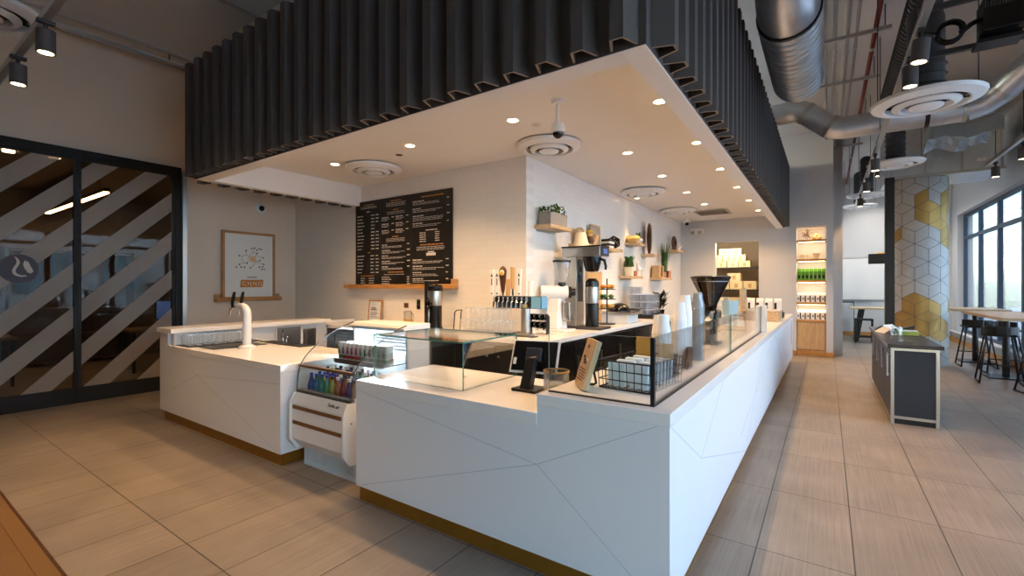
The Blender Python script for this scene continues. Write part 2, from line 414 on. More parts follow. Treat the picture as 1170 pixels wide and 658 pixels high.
struct(w.build('wall_office', od))
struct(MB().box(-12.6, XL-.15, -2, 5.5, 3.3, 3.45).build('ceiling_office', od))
t = thing('linear_lamp', 'glowing slim linear lamp hanging in the dark office behind the glass doors', 'lamp', (-10.3, 2.18, 2.85))
MB().box(-1.7, 1.7, -.035, .035, .02, .07).build('lamp_body', M['black'], t)
MB().box(-1.68, 1.68, -.03, .03, .0, .02).build('diffuser', M['lampoffice'], t)
w = MB()
for x in (-1.4, 1.4): w.tube([(x,0,.07),(x,0,.45)], .004, 6)
w.build('suspension_wire', M['black'], t)
for i, (x, y) in enumerate(((-8.8,1.67),(-8.9,1.25))):
    o = MB().lathe([(0,0),(.05,0),(.06,-.006),(.06,.02)], (0,0,0), 20).build('office_downlight', M['lampwarm'])
    o.location = (x, y, 3.275); tag(o, ('nearer' if i else 'farther')+' small round ceiling light seen through the left glass door', 'ceiling light')
# office desks, chairs and screens
dk = mat('office desk top', rgb(120,100,80), .5)
def desk(x, y, lab):
    t = thing('office_desk', lab, 'desk', (x,y,0))
    MB().box(-.4,.4,-.8,.8,.7,.74).build('desktop', dk, t, bevel=.004)
    for sx in (-.36,.36):
        for sy in (-.75,.75): MB().box(sx-.02,sx+.02,sy-.02,sy+.02,0,.7).build('leg', M['black'], t)
    m = thing('computer_screen', 'blue lit computer screen on the '+lab.split(' behind')[0], 'screen', (x-.1,y,.74))
    MB().box(-.1,.1,-.12,.12,0,.015).box(-.02,.02,-.03,.03,.015,.2).build('stand', M['black'], m)
    MB().box(-.02,.02,-.3,.3,.14,.5).build('housing', M['black'], m)
    MB().box(.02,.022,-.28,.28,.16,.48).build('display', M['screen'], m)
desk(-10.4, .7, 'brown office desk nearest the glass emblem behind the left door')
desk(-10.2, 3.6, 'brown office desk at the far side of the office behind the right door')
t = thing('office_cabinet', 'tall dark shelf unit against the far office wall behind the glass', 'cabinet', (-12.25,2.6,0))
w = MB(); w.box(-.18,.18,-.9,-.86,0,2.2); w.box(-.18,.18,.86,.9,0,2.2); w.box(-.18,-.16,-.86,.86,0,2.2)
w.build('body', M['darkwood'], t)
for z in (.05,.55,1.05,1.55,2.16): MB().box(-.16,.18,-.86,.86,z,z+.03).build('shelf', M['darkwood'], t)

# ------------------------------------------------------------------ ceiling box over the counter
SZ, CZ = 2.774, 3.08
SX0, SX1, SY0 = -6.24, -.79, 2.40
IX0, IX1, IY0 = -6.12, -.93, 2.55
w = MB()
w.box(IX1, SX1, SY0, 11.78, SZ, 4.05); w.box(SX0, IX1, SY0, IY0, SZ, 4.05); w.box(SX0, IX0, IY0, 4.685, SZ, 4.05)
w.box(IX0, IX1, IY0, 4.685, CZ, CZ+.1); w.box(-3.0, IX1, 4.685, 11.78, CZ, CZ+.1)
struct(w.build('ceiling_soffit', M['soffit'], bevel=.003))
struct(MB().box(SX0, -2.6, 2.9, 3.0, 4.05, CEIL).build('wall_bulkhead', M['paint']))
w = MB(); w.box(SX0-.004,SX1+.004,SY0-.005,SY0,2.778,4.1); w.box(SX1,SX1+.005,SY0,11.76,2.778,4.1); w.box(SX0-.005,SX0,SY0,4.68,2.778,4.1)
struct(w.build('trim_5', M['felt']))
w = MB(); w.box(-12.6,1.7,-6.0,-5.85,0,CEIL); w.box(1.7,2.6,-6.0,-5.85,3.3,CEIL); w.box(1.7,2.6,-6.0,-5.85,0,.3); w.box(2.6,3.2,-6.0,-5.85,0,CEIL)
struct(w.build('wall_rear', M['paint_grey']))
for k in range(1):
    x0 = 1.7; f = MB(); f.box(x0,x0+.07,-5.99,-5.86,.3,3.3); f.box(x0+.83,x0+.9,-5.99,-5.86,.3,3.3); f.box(x0+.07,x0+.83,-5.99,-5.86,.3,.38); f.box(x0+.07,x0+.83,-5.99,-5.86,3.22,3.3)
    fr = struct(f.build('window_%d' % n, M['winframe'], bevel=.004)); n += 1
    MB().box(x0+.07,x0+.83,-5.93,-5.92,.38,3.22).build('pane', M['winglass'], fr)

FZ0, FZ1 = 2.787, 4.10
def fin_mesh():
    """one folded felt baffle, open towards +Y local (wall side), outer face at -Y"""
    th = .012; out = .115
    o = [(-.078,0),(-.038,-out),(.038,-out),(.078,0)]
    i = [(.078-th*1.2,0),(.038-th*.9,-out+th),(-.038+th*.9,-out+th),(-.078+th*1.2,0)]
    mb = MB()
    for a, b, c, d in ((o[0],o[1],i[2],i[3]),(o[1],o[2],i[1],i[2]),(o[2],o[3],i[0],i[1])):
        mb.prism([a,b,c,d], 'z', 0, FZ1-FZ0, 0, 1)
    return mb
f0 = fin_mesh().build('hanging_felt_baffle', [M['felt'], M['feltcut']])
nf = 0
def place_fin(x, y, rz, lab, grp):
    global nf
    o = f0 if nf == 0 else f0.copy()
    if nf: COL.objects.link(o)
    nf += 1
    o.location = (x, y, FZ0 - (.03 if rz < -1 else 0)); o.rotation_euler = (0,0,rz); tag(o, lab, 'baffle', grp)
nfr = 24
for k in range(nfr):
    place_fin(-.905-.2285*k, SY0-.007, 0, 'charcoal felt baffle on the ceiling box front, %s from the near corner' % ordw(k+1), 'felt baffles on the front of the ceiling box')
for k in range(41):
    place_fin(SX1+.007, 2.545+.2245*k, PI/2, 'charcoal felt baffle on the ceiling box right side, %s from the near corner' % ordw(k+1), 'felt baffles on the right side of the ceiling box')
for k in range(10):
    place_fin(SX0-.007, 2.5+.225*k, -PI/2, 'dark felt baffle on the ceiling box left side, %s from the front' % ordw(k+1), 'felt baffles on the left side of the ceiling box')

# ------------------------------------------------------------------ downlights (fitting + real lamp)
def spot(x, y, z, e, ang, col, blend=.4, rad=.035, rot=(0,0,0)):
    l = bpy.data.lights.new('downlight_lamp', 'SPOT'); l.energy = e; l.spot_size = ang; l.spot_blend = blend; l.shadow_soft_size = rad; l.color = col
    o = bpy.data.objects.new('downlight_lamp', l); COL.objects.link(o); o.location = (x,y,z); o.rotation_euler = rot; return o
WARM = (1, .60, .29)
dl0 = None
def downlight(x, y, lab, grp, e):
    global dl0
    if dl0 is None:
        t = thing('recessed_downlight', lab, 'ceiling light', (x,y,CZ), 0, grp)
        MB().lathe([(.048,-.001),(.066,-.006),(.07,-.003),(.07,.0)], (0,0,0), 24).build('trim_ring', M['white'], t)
        MB().lathe([(0,-.002),(.05,-.002),(.05,.0)], (0,0,0), 24).build('lens', M['lampwarm'], t)
        dl0 = t
    else: dup(dl0, (x,y,CZ), 0, lab, grp)
    spot(x, y, CZ-.02, e, 2.2, WARM, .6)
EA = 68
for k, y in enumerate((3.96, 5.33, 6.70, 8.08, 9.44, 10.8)):
    downlight(-1.18, y, 'round downlight along the right rim of the white ceiling box, %s from the near corner' % ordw(k+1), 'downlights along the right rim', EA)
for k, y in enumerate((5.27, 6.65, 8.05, 9.40, 10.79)):
    downlight(-1.95, y, 'round downlight in the middle row of the white ceiling box, %s from the near end' % ordw(k+1), 'downlights in the middle row', EA)
for k, x in enumerate((-2.47, -3.87, -5.26)):
    downlight(x, 3.62, 'round recessed downlight above the menu wall counter, %s from the right' % ordw(k+1), 'downlights before the menu wall', EA)
for k, x in enumerate((-1.5, -2.6, -3.75, -4.9)):
    downlight(x, 2.80, 'round downlight behind the front rim of the ceiling box, %s from the right' % ordw(k+1), 'downlights along the front rim', EA)
dup(dl0, (-2.80,8.06,CZ), 0, 'round downlight close to the shelf wall, throwing a bright scallop above the small shelf', 'downlights near the shelf wall')
spot(-2.80, 8.06, CZ-.03, 75, .5, WARM, .6, .02, rot=(0, .14, 0))

# round ceiling diffusers
def diffuser(parent, r, m):
    MB().lathe([(r*.70,-.004),(r*.72,-.05),(r*.76,-.058),(r*.97,-.03),(r,-.012),(r,0)], (0,0,0), 40).build('outer_ring', m, parent)
    MB().lathe([(r*.42,-.02),(r*.44,-.07),(r*.47,-.076),(r*.58,-.058),(r*.60,-.05),(r*.60,-.04),(r*.46,-.02)], (0,0,0), 40).build('middle_ring', m, parent)
    MB().lathe([(0,-.088),(r*.10,-.09),(r*.28,-.08),(r*.31,-.07),(r*.31,-.062),(r*.1,-.03),(0,-.03)], (0,0,0), 40).build('inner_cone', m, parent)
    MB().lathe([(0,-.003),(r*.74,-.003),(r*.74,.01),(0,.01)], (0,0,0), 40).build('plenum', M['black'], parent)
    w = MB()
    for k in range(4): w.cb((r*.5*math.cos(k*PI/2), r*.5*math.sin(k*PI/2), -.035), (r*.5 if k%2==0 else .012, .012 if k%2==0 else r*.5, .012))
    w.build('spoke', M['black'], parent)
for x, y, lab in ((-2.55,4.45,'round white ceiling diffuser beside the hanging dome camera'), (-4.95,3.99,'round white ceiling diffuser above the menu board'),
                  (-2.52,7.5,'round white ceiling diffuser above the shelf wall, halfway along'), (-2.55,9.75,'round white ceiling diffuser at the far end above the shelf wall')):
    t = thing('ceiling_diffuser', lab, 'air diffuser', (x,y,CZ-.014), 0, 'diffusers in the white ceiling box'); diffuser(t, .36, M['white'])
t = thing('air_grille', 'dark flat square air grille at the far end of the white ceiling', 'air grille', (-2.0,10.45,CZ-.014))
MB().box(-.32,.32,-.32,-.28,-.012,0).box(-.32,.32,.28,.32,-.012,0).box(-.32,-.28,-.28,.28,-.012,0).box(.28,.32,-.28,.28,-.012,0).build('frame', M['alu'], t)
w = MB()
for k in range(12): w.cb((0,-.255+k*.0465,-.006), (.56,.03,.004), 0, Rx(.5))
w.build('louvre', M['concrete'], t)
# hanging dome camera
t = thing('dome_camera', 'white dome security camera hanging on a short pole from the white ceiling', 'camera', (-1.89,3.45,CZ))
MB().lathe([(0,-.03),(.05,-.03),(.06,0),(0,0)], (0,0,0), 20).build('mount_plate', M['white'], t)
MB().tube([(0,0,-.03),(0,0,-.2)], .016, 12).build('pole', M['white'], t)
MB().lathe([(.0,-.2),(.05,-.2),(.06,-.24),(.062,-.275),(.04,-.28)], (0,0,0), 20).lathe([(.04,-.28),(.062,-.275),(.062,-.25)], (0,0,0), 20).build('housing', M['white'], t)
MB().lathe([(0,-.325),(.022,-.318),(.04,-.3),(.046,-.277),(0,-.277)], (0,0,0), 20).build('dome', M['blackgloss'], t)
t = thing('mounted_camera', 'small round white dome camera on the wall above the framed poster', 'camera', (XL,4.05,2.83))
MB().lathe([(.09,0),(.09,.03),(.065,.06),(0,.06)], (0,0,0), 24, rot=Ry(PI/2)).build('housing', M['white'], t)
MB().ball((.06,.0,-.005), .046, 14, 10).build('dome', M['blackgloss'], t)
t = thing('corner_camera', 'white security camera in the far ceiling corner above the shelves', 'camera', (-2.72,11.2,CZ))
MB().lathe([(0,-.12),(.05,-.12),(.09,-.06),(.09,0),(0,0)], (0,0,0), 20).build('housing', M['white'], t)
MB().ball((.02,-.03,-.12), .045, 12, 8).build('dome', M['blackgloss'], t)
t = thing('emergency_light', 'white twin-head emergency light in the far corner above the shelves', 'emergency light', (-2.6,11.72,2.82))
MB().box(-.14,.14,-.06,.06,-.05,.07).build('housing', M['white'], t, bevel=.01)
for sx in (-.08,.08): MB().lathe([(0,-.04),(.04,-.04),(.05,.0),(0,.03)], (sx,-.09,-.03), 14, rot=Rx(PI/2-.4)).build('lamp_head', M['alu'], t)
t = thing('fire_sprinkler', 'small round sprinkler plate in the white ceiling near the dome camera', 'sprinkler', (-2.35,3.85,CZ))
MB().lathe([(0,-.008),(.035,-.006),(.045,0)], (0,0,0), 20).build('plate', M['alu'], t)
t = thing('fire_sprinkler', 'small dark sprinkler plate in the white ceiling above the menu board', 'sprinkler', (-4.25,3.8,CZ))
MB().lathe([(0,-.008),(.035,-.006),(.045,0)], (0,0,0), 20).build('plate', M['galvdark'], t)
# ------------------------------------------------------------------ front and right service counter
CY, CXR = 2.04, -.565
def seams(mb, axis, lev, pts_pairs, mi=1, w=.004):
    for (a, b) in pts_pairs:
        a = Vector(a); b = Vector(b); d = (b-a).normalized(); n = Vector((-d.y, d.x))*w/2
        mb.prism([tuple(a-n), tuple(b-n), tuple(b+n), tuple(a+n)], axis, lev-.0006, lev+.0006, mi)
t = thing('service_counter', 'long white service counter with brass toe kick, low and raised tops, turning the corner', 'counter', (-1.2,2.1,0))
w = MB()
w.box(-2.72, -1.24, CY, CY+.03, .11, .78); w.box(-1.24, CXR-.03, CY, CY+.03, .11, .885)
w.box(-2.72, -2.69, CY+.03, 2.80, .11, .78)
nd = (-1.241,.577)
seams(w, 'y', CY, [((-2.68,.775),nd),((-2.66,.125),nd),((-.62,.88),nd),((-.66,.115),nd)])
w.build('front_panel', [M['panel'], M['seam']], t, True)
w = MB(); w.box(CXR-.03, CXR, CY, 10.7, .11, .885); w.box(-1.2, CXR-.03, 10.67, 10.7, .11, .885)
n2 = (2.653,.563)
seams(w, 'x', CXR, [(n2,(2.06,.88)),(n2,(3.3,.882)),(n2,(4.3,.115)),((4.3,.115),(5.6,.882)),((4.05,.31),(6.9,.882)),((6.9,.882),(8.6,.115))])
w.build('side_panel', [M['panel'], M['seam']], t, True)
w = MB(); w.box(-2.72, -1.24, CY-.004, 2.80, .78, .845); w.build('low_countertop', M['quartz'], t, True, .003)
w = MB(); w.box(-1.24, CXR+.004, CY-.004, 10.705, .885, .944)
w.build('raised_countertop', M['quartz'], t, True, .003)
w = MB(); w.box(-1.24, -1.21, CY+.03, 10.67, .11, .885).box(-2.69, -1.24, 2.77, 2.80, .11, .78)
w.build('inner_panel', M['charcoal'], t, True)
w = MB(); w.box(-2.72, -.6, CY+.03, CY+.045, 0, .11); w.box(-.615, -.6, CY+.045, 10.66, 0, .11); w.box(-2.72,-2.705,CY+.045,2.75,0,.11)
w.build('toe_kick', M['brass'], t, True)
# small gold edge recess on the far end of the side panel
MB().box(CXR, CXR+.004, 10.25, 10.4, .4, .86).build('end_groove', M['seam'], t, True)

# ------------------------------------------------------------------ left counter with raised ledge
t = thing('tap_counter', 'white counter on the left with brass toe kick, holding the white tap tower', 'counter', (-4.9,2.5,0))
LY = 2.05
w = MB(); w.box(-6.03, -3.72, LY, LY+.03, .11, .79); w.box(-3.75, -3.72, LY+.03, 2.95, .11, .79); w.box(-6.25, -6.03, LY, LY+.03, .11, .985)
m0 = (-5.295,.593)
seams(w, 'y', LY, [(m0,(-3.73,.69)),(m0,(-3.76,.12)),(m0,(-5.95,.36)),(m0,(-5.9,.785))])
w.build('front_panel', [M['panel'], M['seam']], t, True)
MB().box(-5.95, -3.716, LY-.004, 2.95, .785, .845).build('countertop', M['quartz'], t, True, .003)
MB().box(-6.03,-5.95,LY-.004,LY+.01,.79,.85).build('end_cap', M['quartz'], t, True)
w = MB(); w.box(-6.03, -5.95, LY+.03, 3.96, .11, .985); w.box(-6.25, -6.17, LY+.03, 4.6, .11, .985)
w.build('ledge_wall', M['panel'], t, True)
MB().box(-6.27, -5.86, LY-.03, 3.968, .985, 1.035).build('ledge_top', M['quartz'], t, True, .003)
w = MB(); w.box(-6.2, -3.76, LY+.03, LY+.045, 0, .11); w.box(-3.775, -3.76, LY+.045, 2.9, 0, .11)
w.build('toe_kick', M['brass'], t, True)
for y0, y1, z0, z1 in ((3.22,3.55,.40,.955),(3.58,3.78,.40,.915)):
    d = MB().box(-5.95, -5.93, y0, y1, z0, z1).build('steel_door', M['steel'], t, True, .006)
    MB().box(-5.93, -5.915, y0+.06, y0+.075, z0+.1, z1-.02).build('door_handle', M['chrome'], d, True, .003)
    w = MB(); w.box(-5.95,-5.925,y0-.018,y0,z0-.018,z1+.018); w.box(-5.95,-5.925,y1,y1+.018,z0-.018,z1+.018); w.box(-5.95,-5.925,y0,y1,z1,z1+.018)
    w.build('door_frame', M['white'], d, True, .004)

# ------------------------------------------------------------------ back counter along both walls
BZ = .95
t = thing('back_counter', 'white back counter turning along the menu wall and the shelf wall', 'counter', (-3,4.3,0))
w = MB(); w.prism([(-6.16,3.972),(-2.31,3.972),(-2.31,8.7),(-2.995,8.7),(-2.995,4.68),(-6.16,4.68)], 'z', BZ-.05, BZ)
w.build('countertop', M['quartz'], t, True, .003)
w = MB(); w.prism([(-5.9,4.05),(-2.39,4.05),(-2.39,8.64),(-2.99,8.64),(-2.99,4.67),(-5.9,4.67)], 'z', .1, BZ-.05)
w.build('carcass', M['black'], t, True)
w = MB(); w.prism([(-5.88,4.1),(-2.44,4.1),(-2.44,8.6),(-2.98,8.6),(-2.98,4.66),(-5.88,4.66)], 'z', 0, .1)
w.build('plinth', M['black'], t, True)
for k in range(6):
    x0 = -5.86+k*.575
    d = MB().box(x0, x0+.56, 4.03, 4.05, .14, .86).build('cabinet_door', M['blackgloss'], t, True, .004)
    MB().lathe([(.007,0),(.014,.012),(.014,.028),(0,.03)], (x0+(.07 if k%2 else .49),4.03,.74), 12, rot=Rx(PI/2)).build('knob', M['chrome'], d, True)
for k in range(7):
    y0 = 4.08+k*.65
    d = MB().box(-2.39, -2.37, y0, y0+.635, .14, .86).build('cabinet_door', M['blackgloss'], t, True, .004)
    MB().box(-2.37, -2.345, y0+.05, y0+.07, .3, .7).build('handle', M['steel'], d, True, .004)

# ------------------------------------------------------------------ glass guards
def pane(mb, x0, x1, y0, y1, z0, z1):
    """glass sheet with green narrow edges"""
    d = (x1-x0, y1-y0, z1-z0); k = d.index(min(d))
    vs = [(x0,y0,z0),(x1,y0,z0),(x1,y1,z0),(x0,y1,z0),(x0,y0,z1),(x1,y0,z1),(x1,y1,z1),(x0,y1,z1)]
    fs = [(0,3,2,1),(4,5,6,7),(0,1,5,4),(1,2,6,5),(2,3,7,6),(3,0,4,7)]; ax = [2,2,1,0,1,0]
    for f, a in zip(fs, ax): mb.add([vs[i] for i in f], [(0,1,2,3)], 0 if a == k else 1)
    return mb
GM = [M['glass'], M['glassedge']]
t = thing('glass_guard', 'clear box-shaped glass guard standing on the low white countertop', 'glass guard', (-2.3,2.5,.845))
pane(MB(), -2.72,-1.873,2.19,2.20,.846,1.142).build('front_pane', GM, t, True)
pane(MB(), -1.883,-1.873,2.20,2.80,.846,1.142).build('side_pane', GM, t, True)
pane(MB(), -2.72,-1.868,2.185,2.80,1.142,1.152).build('top_pane', GM, t, True)
t = thing('glass_guard', 'long clear glass guard with black corner post along the raised countertop', 'glass guard', (-.66,2.12,.944))
pane(MB(), -1.215,-.668,2.115,2.125,.946,1.262).build('front_pane', GM, t, True)
pane(MB(), -.668,-.658,2.125,4.18,.946,1.262).build('side_pane', GM, t, True)
pane(MB(), -.668,-.658,4.19,6.3,.946,1.262).build('side_pane', GM, t, True)
MB().box(-.672,-.654,2.108,2.128,.945,1.262).build('corner_post', M['black'], t, True)
w = MB(); w.box(-.672,-.654,2.128,6.3,.9445,.95); w.box(-1.215,-.672,2.111,2.129,.9445,.95)
w.build('base_channel', M['black'], t, True)
MB().box(-.72,-.6,6.3,6.34,.945,1.27).build('end_panel', M['white'], t, True, .002)

# ------------------------------------------------------------------ curved glass drinks case
FX0, FX1 = -3.67, -2.94
t = thing('drinks_case', 'white refrigerated drinks case with curved glass front, between the two counters', 'display case', ((FX0+FX1)/2,2.6,0))
prof = [(2.125,.62),(2.09,.54),(2.09,.235),(2.15,.15),(2.98,.15),(2.98,.62)]
for xx in (FX0, FX1-.022): MB().prism(prof, 'x', xx, xx+.022).build('end_panel', M['white'], t, True, .004)
w = MB(); w.prism([(2.145,.62),(2.11,.54),(2.11,.25),(2.17,.17),(2.6,.17),(2.6,.5),(2.2,.5),(2.2,.62)], 'x', FX0+.022, FX1-.022)
fp = w.build('front_panel', M['white'], t, True, .003)
for z in (.51, .385):
    MB().box(FX0+.035, FX1-.045, 2.104, 2.11, z-.014, z+.014).build('bronze_strip', mat('bronze strip %g' % z, rgb(140,106,64), .4, .6), fp, True)
text('brand_script', 'Turbo air', .038, (FX1-.16,2.117,.587), (PI/2-.4,0,0), M['galvdark'], fp, shear=.25, extrude=.001)
MB().lathe([(0,0),(.008,0),(.008,.004),(0,.004)], (FX1,2.16,.47), 12, rot=Ry(PI/2)).build('lock', M['steel'], t, True)
w = MB(); w.box(FX0+.02, FX1-.02, 2.25, 2.96, .03, .16); w.box(FX0+.015, FX1-.015, 2.218, 2.98, 0.0, .035); w.box(FX0+.015,FX0+.03,2.22,2.25,.035,.16)
for k in range(30):
    x = FX0+.035+k*.0225; w.box(x, x+.0095, 2.222, 2.234, .035, .16)
w.build('base_grille', M['white'], t, True)
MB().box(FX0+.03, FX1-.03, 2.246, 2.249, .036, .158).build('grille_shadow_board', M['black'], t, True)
# inner well and rear column
w = MB(); w.box(FX0+.022,FX1-.022,2.2,2.86,.44,.5); w.box(FX0+.022,FX1-.022,2.86,2.98,.17,1.12); w.box(FX0+.002,FX0+.022,2.72,2.98,.62,1.12); w.box(FX1-.022,FX1-.002,2.72,2.98,.62,1.12)
w.box(FX0+.022,FX0+.03,2.2,2.86,.5,.64); w.box(FX1-.03,FX1-.022,2.2,2.86,.5,.64)
w.build('liner', M['white'], t, True)
w = MB(); w.prism([(2.68,1.11),(2.99,1.11),(2.99,1.17),(2.74,1.17),(2.68,1.14)], 'x', FX0, FX1)
w.build('canopy', M['white'], t, True, .003)
MB().box(FX0+.04, FX1-.04, 2.76, 2.8, 1.098, 1.11).build('case_light', M['lampcool'], t, True)
w = MB()
for k in range(5): w.box(FX0+.15, FX1-.15, 2.855, 2.86, .92+k*.03, .935+k*.03)
w.build('rear_vent', M['galvdark'], t, True)
arc = [(2.165,.64),(2.17,.74),(2.19,.835),(2.235,.90),(2.297,.955),(2.39,1.025),(2.508,1.091),(2.63,1.14),(2.72,1.165)]
w = MB(); n = len(arc); vs = []; fs = []
for (y, z) in arc: vs += [(FX0+.012,y,z),(FX1-.012,y,z)]
for i in range(n-1): fs.append((2*i,2*i+1,2*i+3,2*i+2))
w.add(vs, fs, 0, True).build('curved_glass', M['glass'], t, True)
for x in (FX0+.006, FX1-.006):
    w = MB(); poly = arc+[(2.72,.62),(2.165,.62)]
    w.prism(poly, 'x', x-.003, x+.003, 1, 0)
    w.build('end_glass', GM, t, True)
    w = MB(); w.tube([(x,y-.002,z+.002) for y, z in arc], .005, 6); w.build('glass_rim', M['galvdark'], t, True)
MB().box(FX0+.012, FX1-.012, 2.172, 2.2, .826, .846).build('glass_rail', mat('bronze rail', rgb(120,92,66), .4, .5), t, True)
MB().box(FX0+.012, FX1-.012, 2.15, 2.2, .62, .642).build('lower_rail', M['galvdark'], t, True)
w = MB(); w.box(FX0+.03, FX1-.03, 2.5, 2.8, .835, .845); w.box(FX0+.03, FX1-.03, 2.492, 2.5, .825, .86)
w.build('wire_shelf', M['alu'], t, True)
MB().box(FX0+.06, FX1-.16, 2.486, 2.492, .822, .86).build('price_strip', M['darkwood'], t, True)
l = bpy.data.lights.new('case_lamp', 'AREA'); l.shape = 'RECTANGLE'; l.size = .62; l.size_y = .04; l.energy = 22; l.color = (.70,.86,1)
o = bpy.data.objects.new('case_lamp', l); COL.objects.link(o); o.location = ((FX0+FX1)/2, 2.74, 1.095); o.rotation_euler = (-.45,0,0)
# cans on the upper shelf
can_cols = [(224,232,228),(226,226,226),(228,222,222),(228,220,220),(226,222,222),(224,226,226),(222,226,228),(216,224,220),(220,226,224),(226,230,230),(222,228,226)]
band = [(60,130,80),(186,48,50),(190,44,52),(186,46,50),(200,50,50),(120,150,150),(60,110,90),(110,110,110),(96,140,70),(96,120,116),(90,150,120)]
def can(x, y, z, c, b, lab):
    t = thing('drink_can', lab, 'can', (x,y,z), 0, 'cans on the upper shelf of the drinks case')
    MB().lathe([(0,0),(.024,0),(.029,.012),(.029,.142),(.023,.155)], (0,0,0), 14, mis=[0,0,0,0]).build('can_body', mat('can white', rgb(*c), .3, .3, var=.02), t)
    MB().lathe([(.023,.155),(.025,.158),(.023,.156),(0,.154)], (0,0,0), 14).build('can_lid', M['alu'], t)
    MB().lathe([(.0292,.018),(.0292,.045)], (0,0,0), 14).prism([(-.012,.06),(.0,.055),(.012,.062),(.006,.1),(.01,.125),(-.004,.105),(-.014,.12)], 'y', -.0305, -.0285).build('printed_band', mat('can print', rgb(*b), .4), t)
for k in range(11):
    can(FX0+.075+k*.0595, 2.545, .846, can_cols[k], band[k], '%s can in the front row of the upper case shelf, %s from the left' % (('green-banded','red-banded','red-banded','red-banded','red-banded','teal-banded','dark green-banded','grey-banded','green-banded','grey-green','pale green')[k] , ordw(k+1)))
for k in range(10):
    can(FX0+.1+k*.0595, 2.61, .846, can_cols[(k*3)%11], band[(k*5)%11], 'white drink can in the second row of the upper case shelf, %s from the left' % ordw(k+1))
# bottles in the well
def bottle(x, y, c, h, lab, capc, rr=.031):
    t = thing('drink_bottle', lab, 'bottle', (x,y,.501), 0, 'bottles in the drinks case')
    MB().lathe([(0,0),(rr*.95,0),(rr,.008),(rr,h*.62),(rr*.86,h*.7),(rr*.42,h*.86),(rr*.4,h*.94),(0,h*.94)], (0,0,0), 14).build('bottle_body', mat('drink', rgb(*c), .12, var=.12, vs=40, coat=.5), t)
    MB().lathe([(rr*.44,h*.92),(rr*.46,h),(0,h)], (0,0,0), 12).build('bottle_cap', mat('bottle cap', rgb(*capc), .4), t)
    MB().lathe([(rr*1.01,h*.22),(rr*1.01,h*.52)], (0,0,0), 14).build('bottle_label', mat('bottle label', rgb(*[min(255,int(v*.6+90)) for v in c]), .5, var=.3, vs=70), t)
bc = [(40,70,150),(50,110,150),(40,120,110),(60,130,80),(150,150,60),(170,110,50),(140,50,50),(90,50,110),(170,120,70),(70,50,40)]
bn = ['blue','light blue','teal','green','yellow','amber','red','purple','tan','brown']
for r in range(4):
    for k in range(9):
        q = (k+ (r*3 if r else 0)) % 10
        cap = (40,80,190) if (k < 4 and r < 2) else ((235,235,235) if (r+k) % 2 else (30,30,34))
        bottle(FX0+.075+k*.073, 2.25+r*.078, bc[q], .27 if r < 2 else .3, '%s drink bottle in the case well, %s row, %s from the left' % (bn[q], ordw(r+1), ordw(k+1)), cap)
# ------------------------------------------------------------------ menu board on its ledge
t = thing('menu_shelf', 'oak wall ledge carrying the black menu board', 'wall ledge', (-5.2,4.6,1.47))
MB().box(-6.42,-4.08,4.585,4.685,1.47,1.5).build('ledge_board', M['oakx'], t, True, .003)
MB().box(-6.42,-4.08,4.575,4.587,1.47,1.53).build('front_lip', M['oakx'], t, True, .002)
MB().box(-4.13,-4.08,4.59,4.685,1.5,1.6).build('end_block', M['oakx'], t, True, .003)
t = thing('menu_board', 'large black menu board with white and amber print on the oak ledge', 'menu board', (-5.2,4.65,1.501))
MB().box(-6.22,-4.17,4.655,4.68,1.501,2.83).build('board', M['board'], t, True, .002)
pr = MB(); am = MB(); rl = MB(); YF = 4.6535
R = random.Random(3)
def bar(mb, x0, x1, z, h):
    # a line of print: word-sized dashes
    x = x0
    while x < x1-.01:
        wdt = R.uniform(.03,.085); mb.box(x, min(x1,x+wdt), YF-.0008, YF+.001, z-h/2, z+h/2); x += wdt+.012
c0, c1, c2 = -6.19, -5.59, -4.92
for x in (c1-.03, c2-.03): rl.box(x, x+.004, YF-.0006, YF+.001, 1.53, 2.78)
# left column: name + two prices
bar(am, c0+.18, c0+.42, 2.765, .013)
for z in (2.735,2.715): bar(pr, c0+.1, c0+.48, z, .006)
bar(pr, c0+.24, c0+.32, 2.66, .012)
z = 2.60
for k in range(11):
    bar(pr, c0+.02, c0+.02+R.uniform(.1,.17), z, .013); bar(pr, c0+.35, c0+.43, z, .013)
    if k not in (3,4): bar(pr, c0+.46, c0+.53, z, .013)
    z -= .052
bar(am, c0+.27, c0+.34, z-.005, .012); z -= .055
for k in range(6):
    bar(pr, c0+.02, c0+.02+R.uniform(.1,.17), z, .013); bar(pr, c0+.34, c0+.42, z, .013); bar(pr, c0+.46, c0+.53, z, .013); z -= .052
bar(am, c0+.1, c0+.44, z, .013); z -= .04
for k in range(4): bar(pr, c0+.1, c0+.2, z, .011); bar(pr, c0+.3, c0+.42, z, .011); z -= .034
# middle column
bar(am, c1+.2, c1+.42, 2.775, .013)
for z in (2.745,2.722,2.7): bar(pr, c1+.1, c1+.52, z, .006)
bar(am, c1+.26, c1+.36, 2.64, .013)
for z in (2.61,2.585): bar(pr, c1+.12, c1+.5, z, .006)
z = 2.535
for k in range(3):
    for xo in (.0,.31):
        bar(pr, c1+xo, c1+xo+.15, z, .013); bar(pr, c1+xo+.22, c1+xo+.27, z, .012); bar(pr, c1+xo, c1+xo+.18, z-.025, .006); bar(pr, c1+xo, c1+xo+.14, z-.043, .006)
    z -= .098
bar(am, c1+.24, c1+.38, z, .014); z -= .03
for k in range(3): bar(pr, c1+.1, c1+.5, z, .006); z -= .02
z -= .03
for k in range(5):
    bar(pr, c1, c1+R.uniform(.12,.2), z, .013); bar(pr, c1+.55, c1+.61, z, .012)
    bar(pr, c1, c1+R.uniform(.4,.54), z-.024, .006); bar(pr, c1, c1+R.uniform(.3,.5), z-.04, .006); z -= .082
bar(am, c1+.14, c1+.48, z, .015); z -= .035
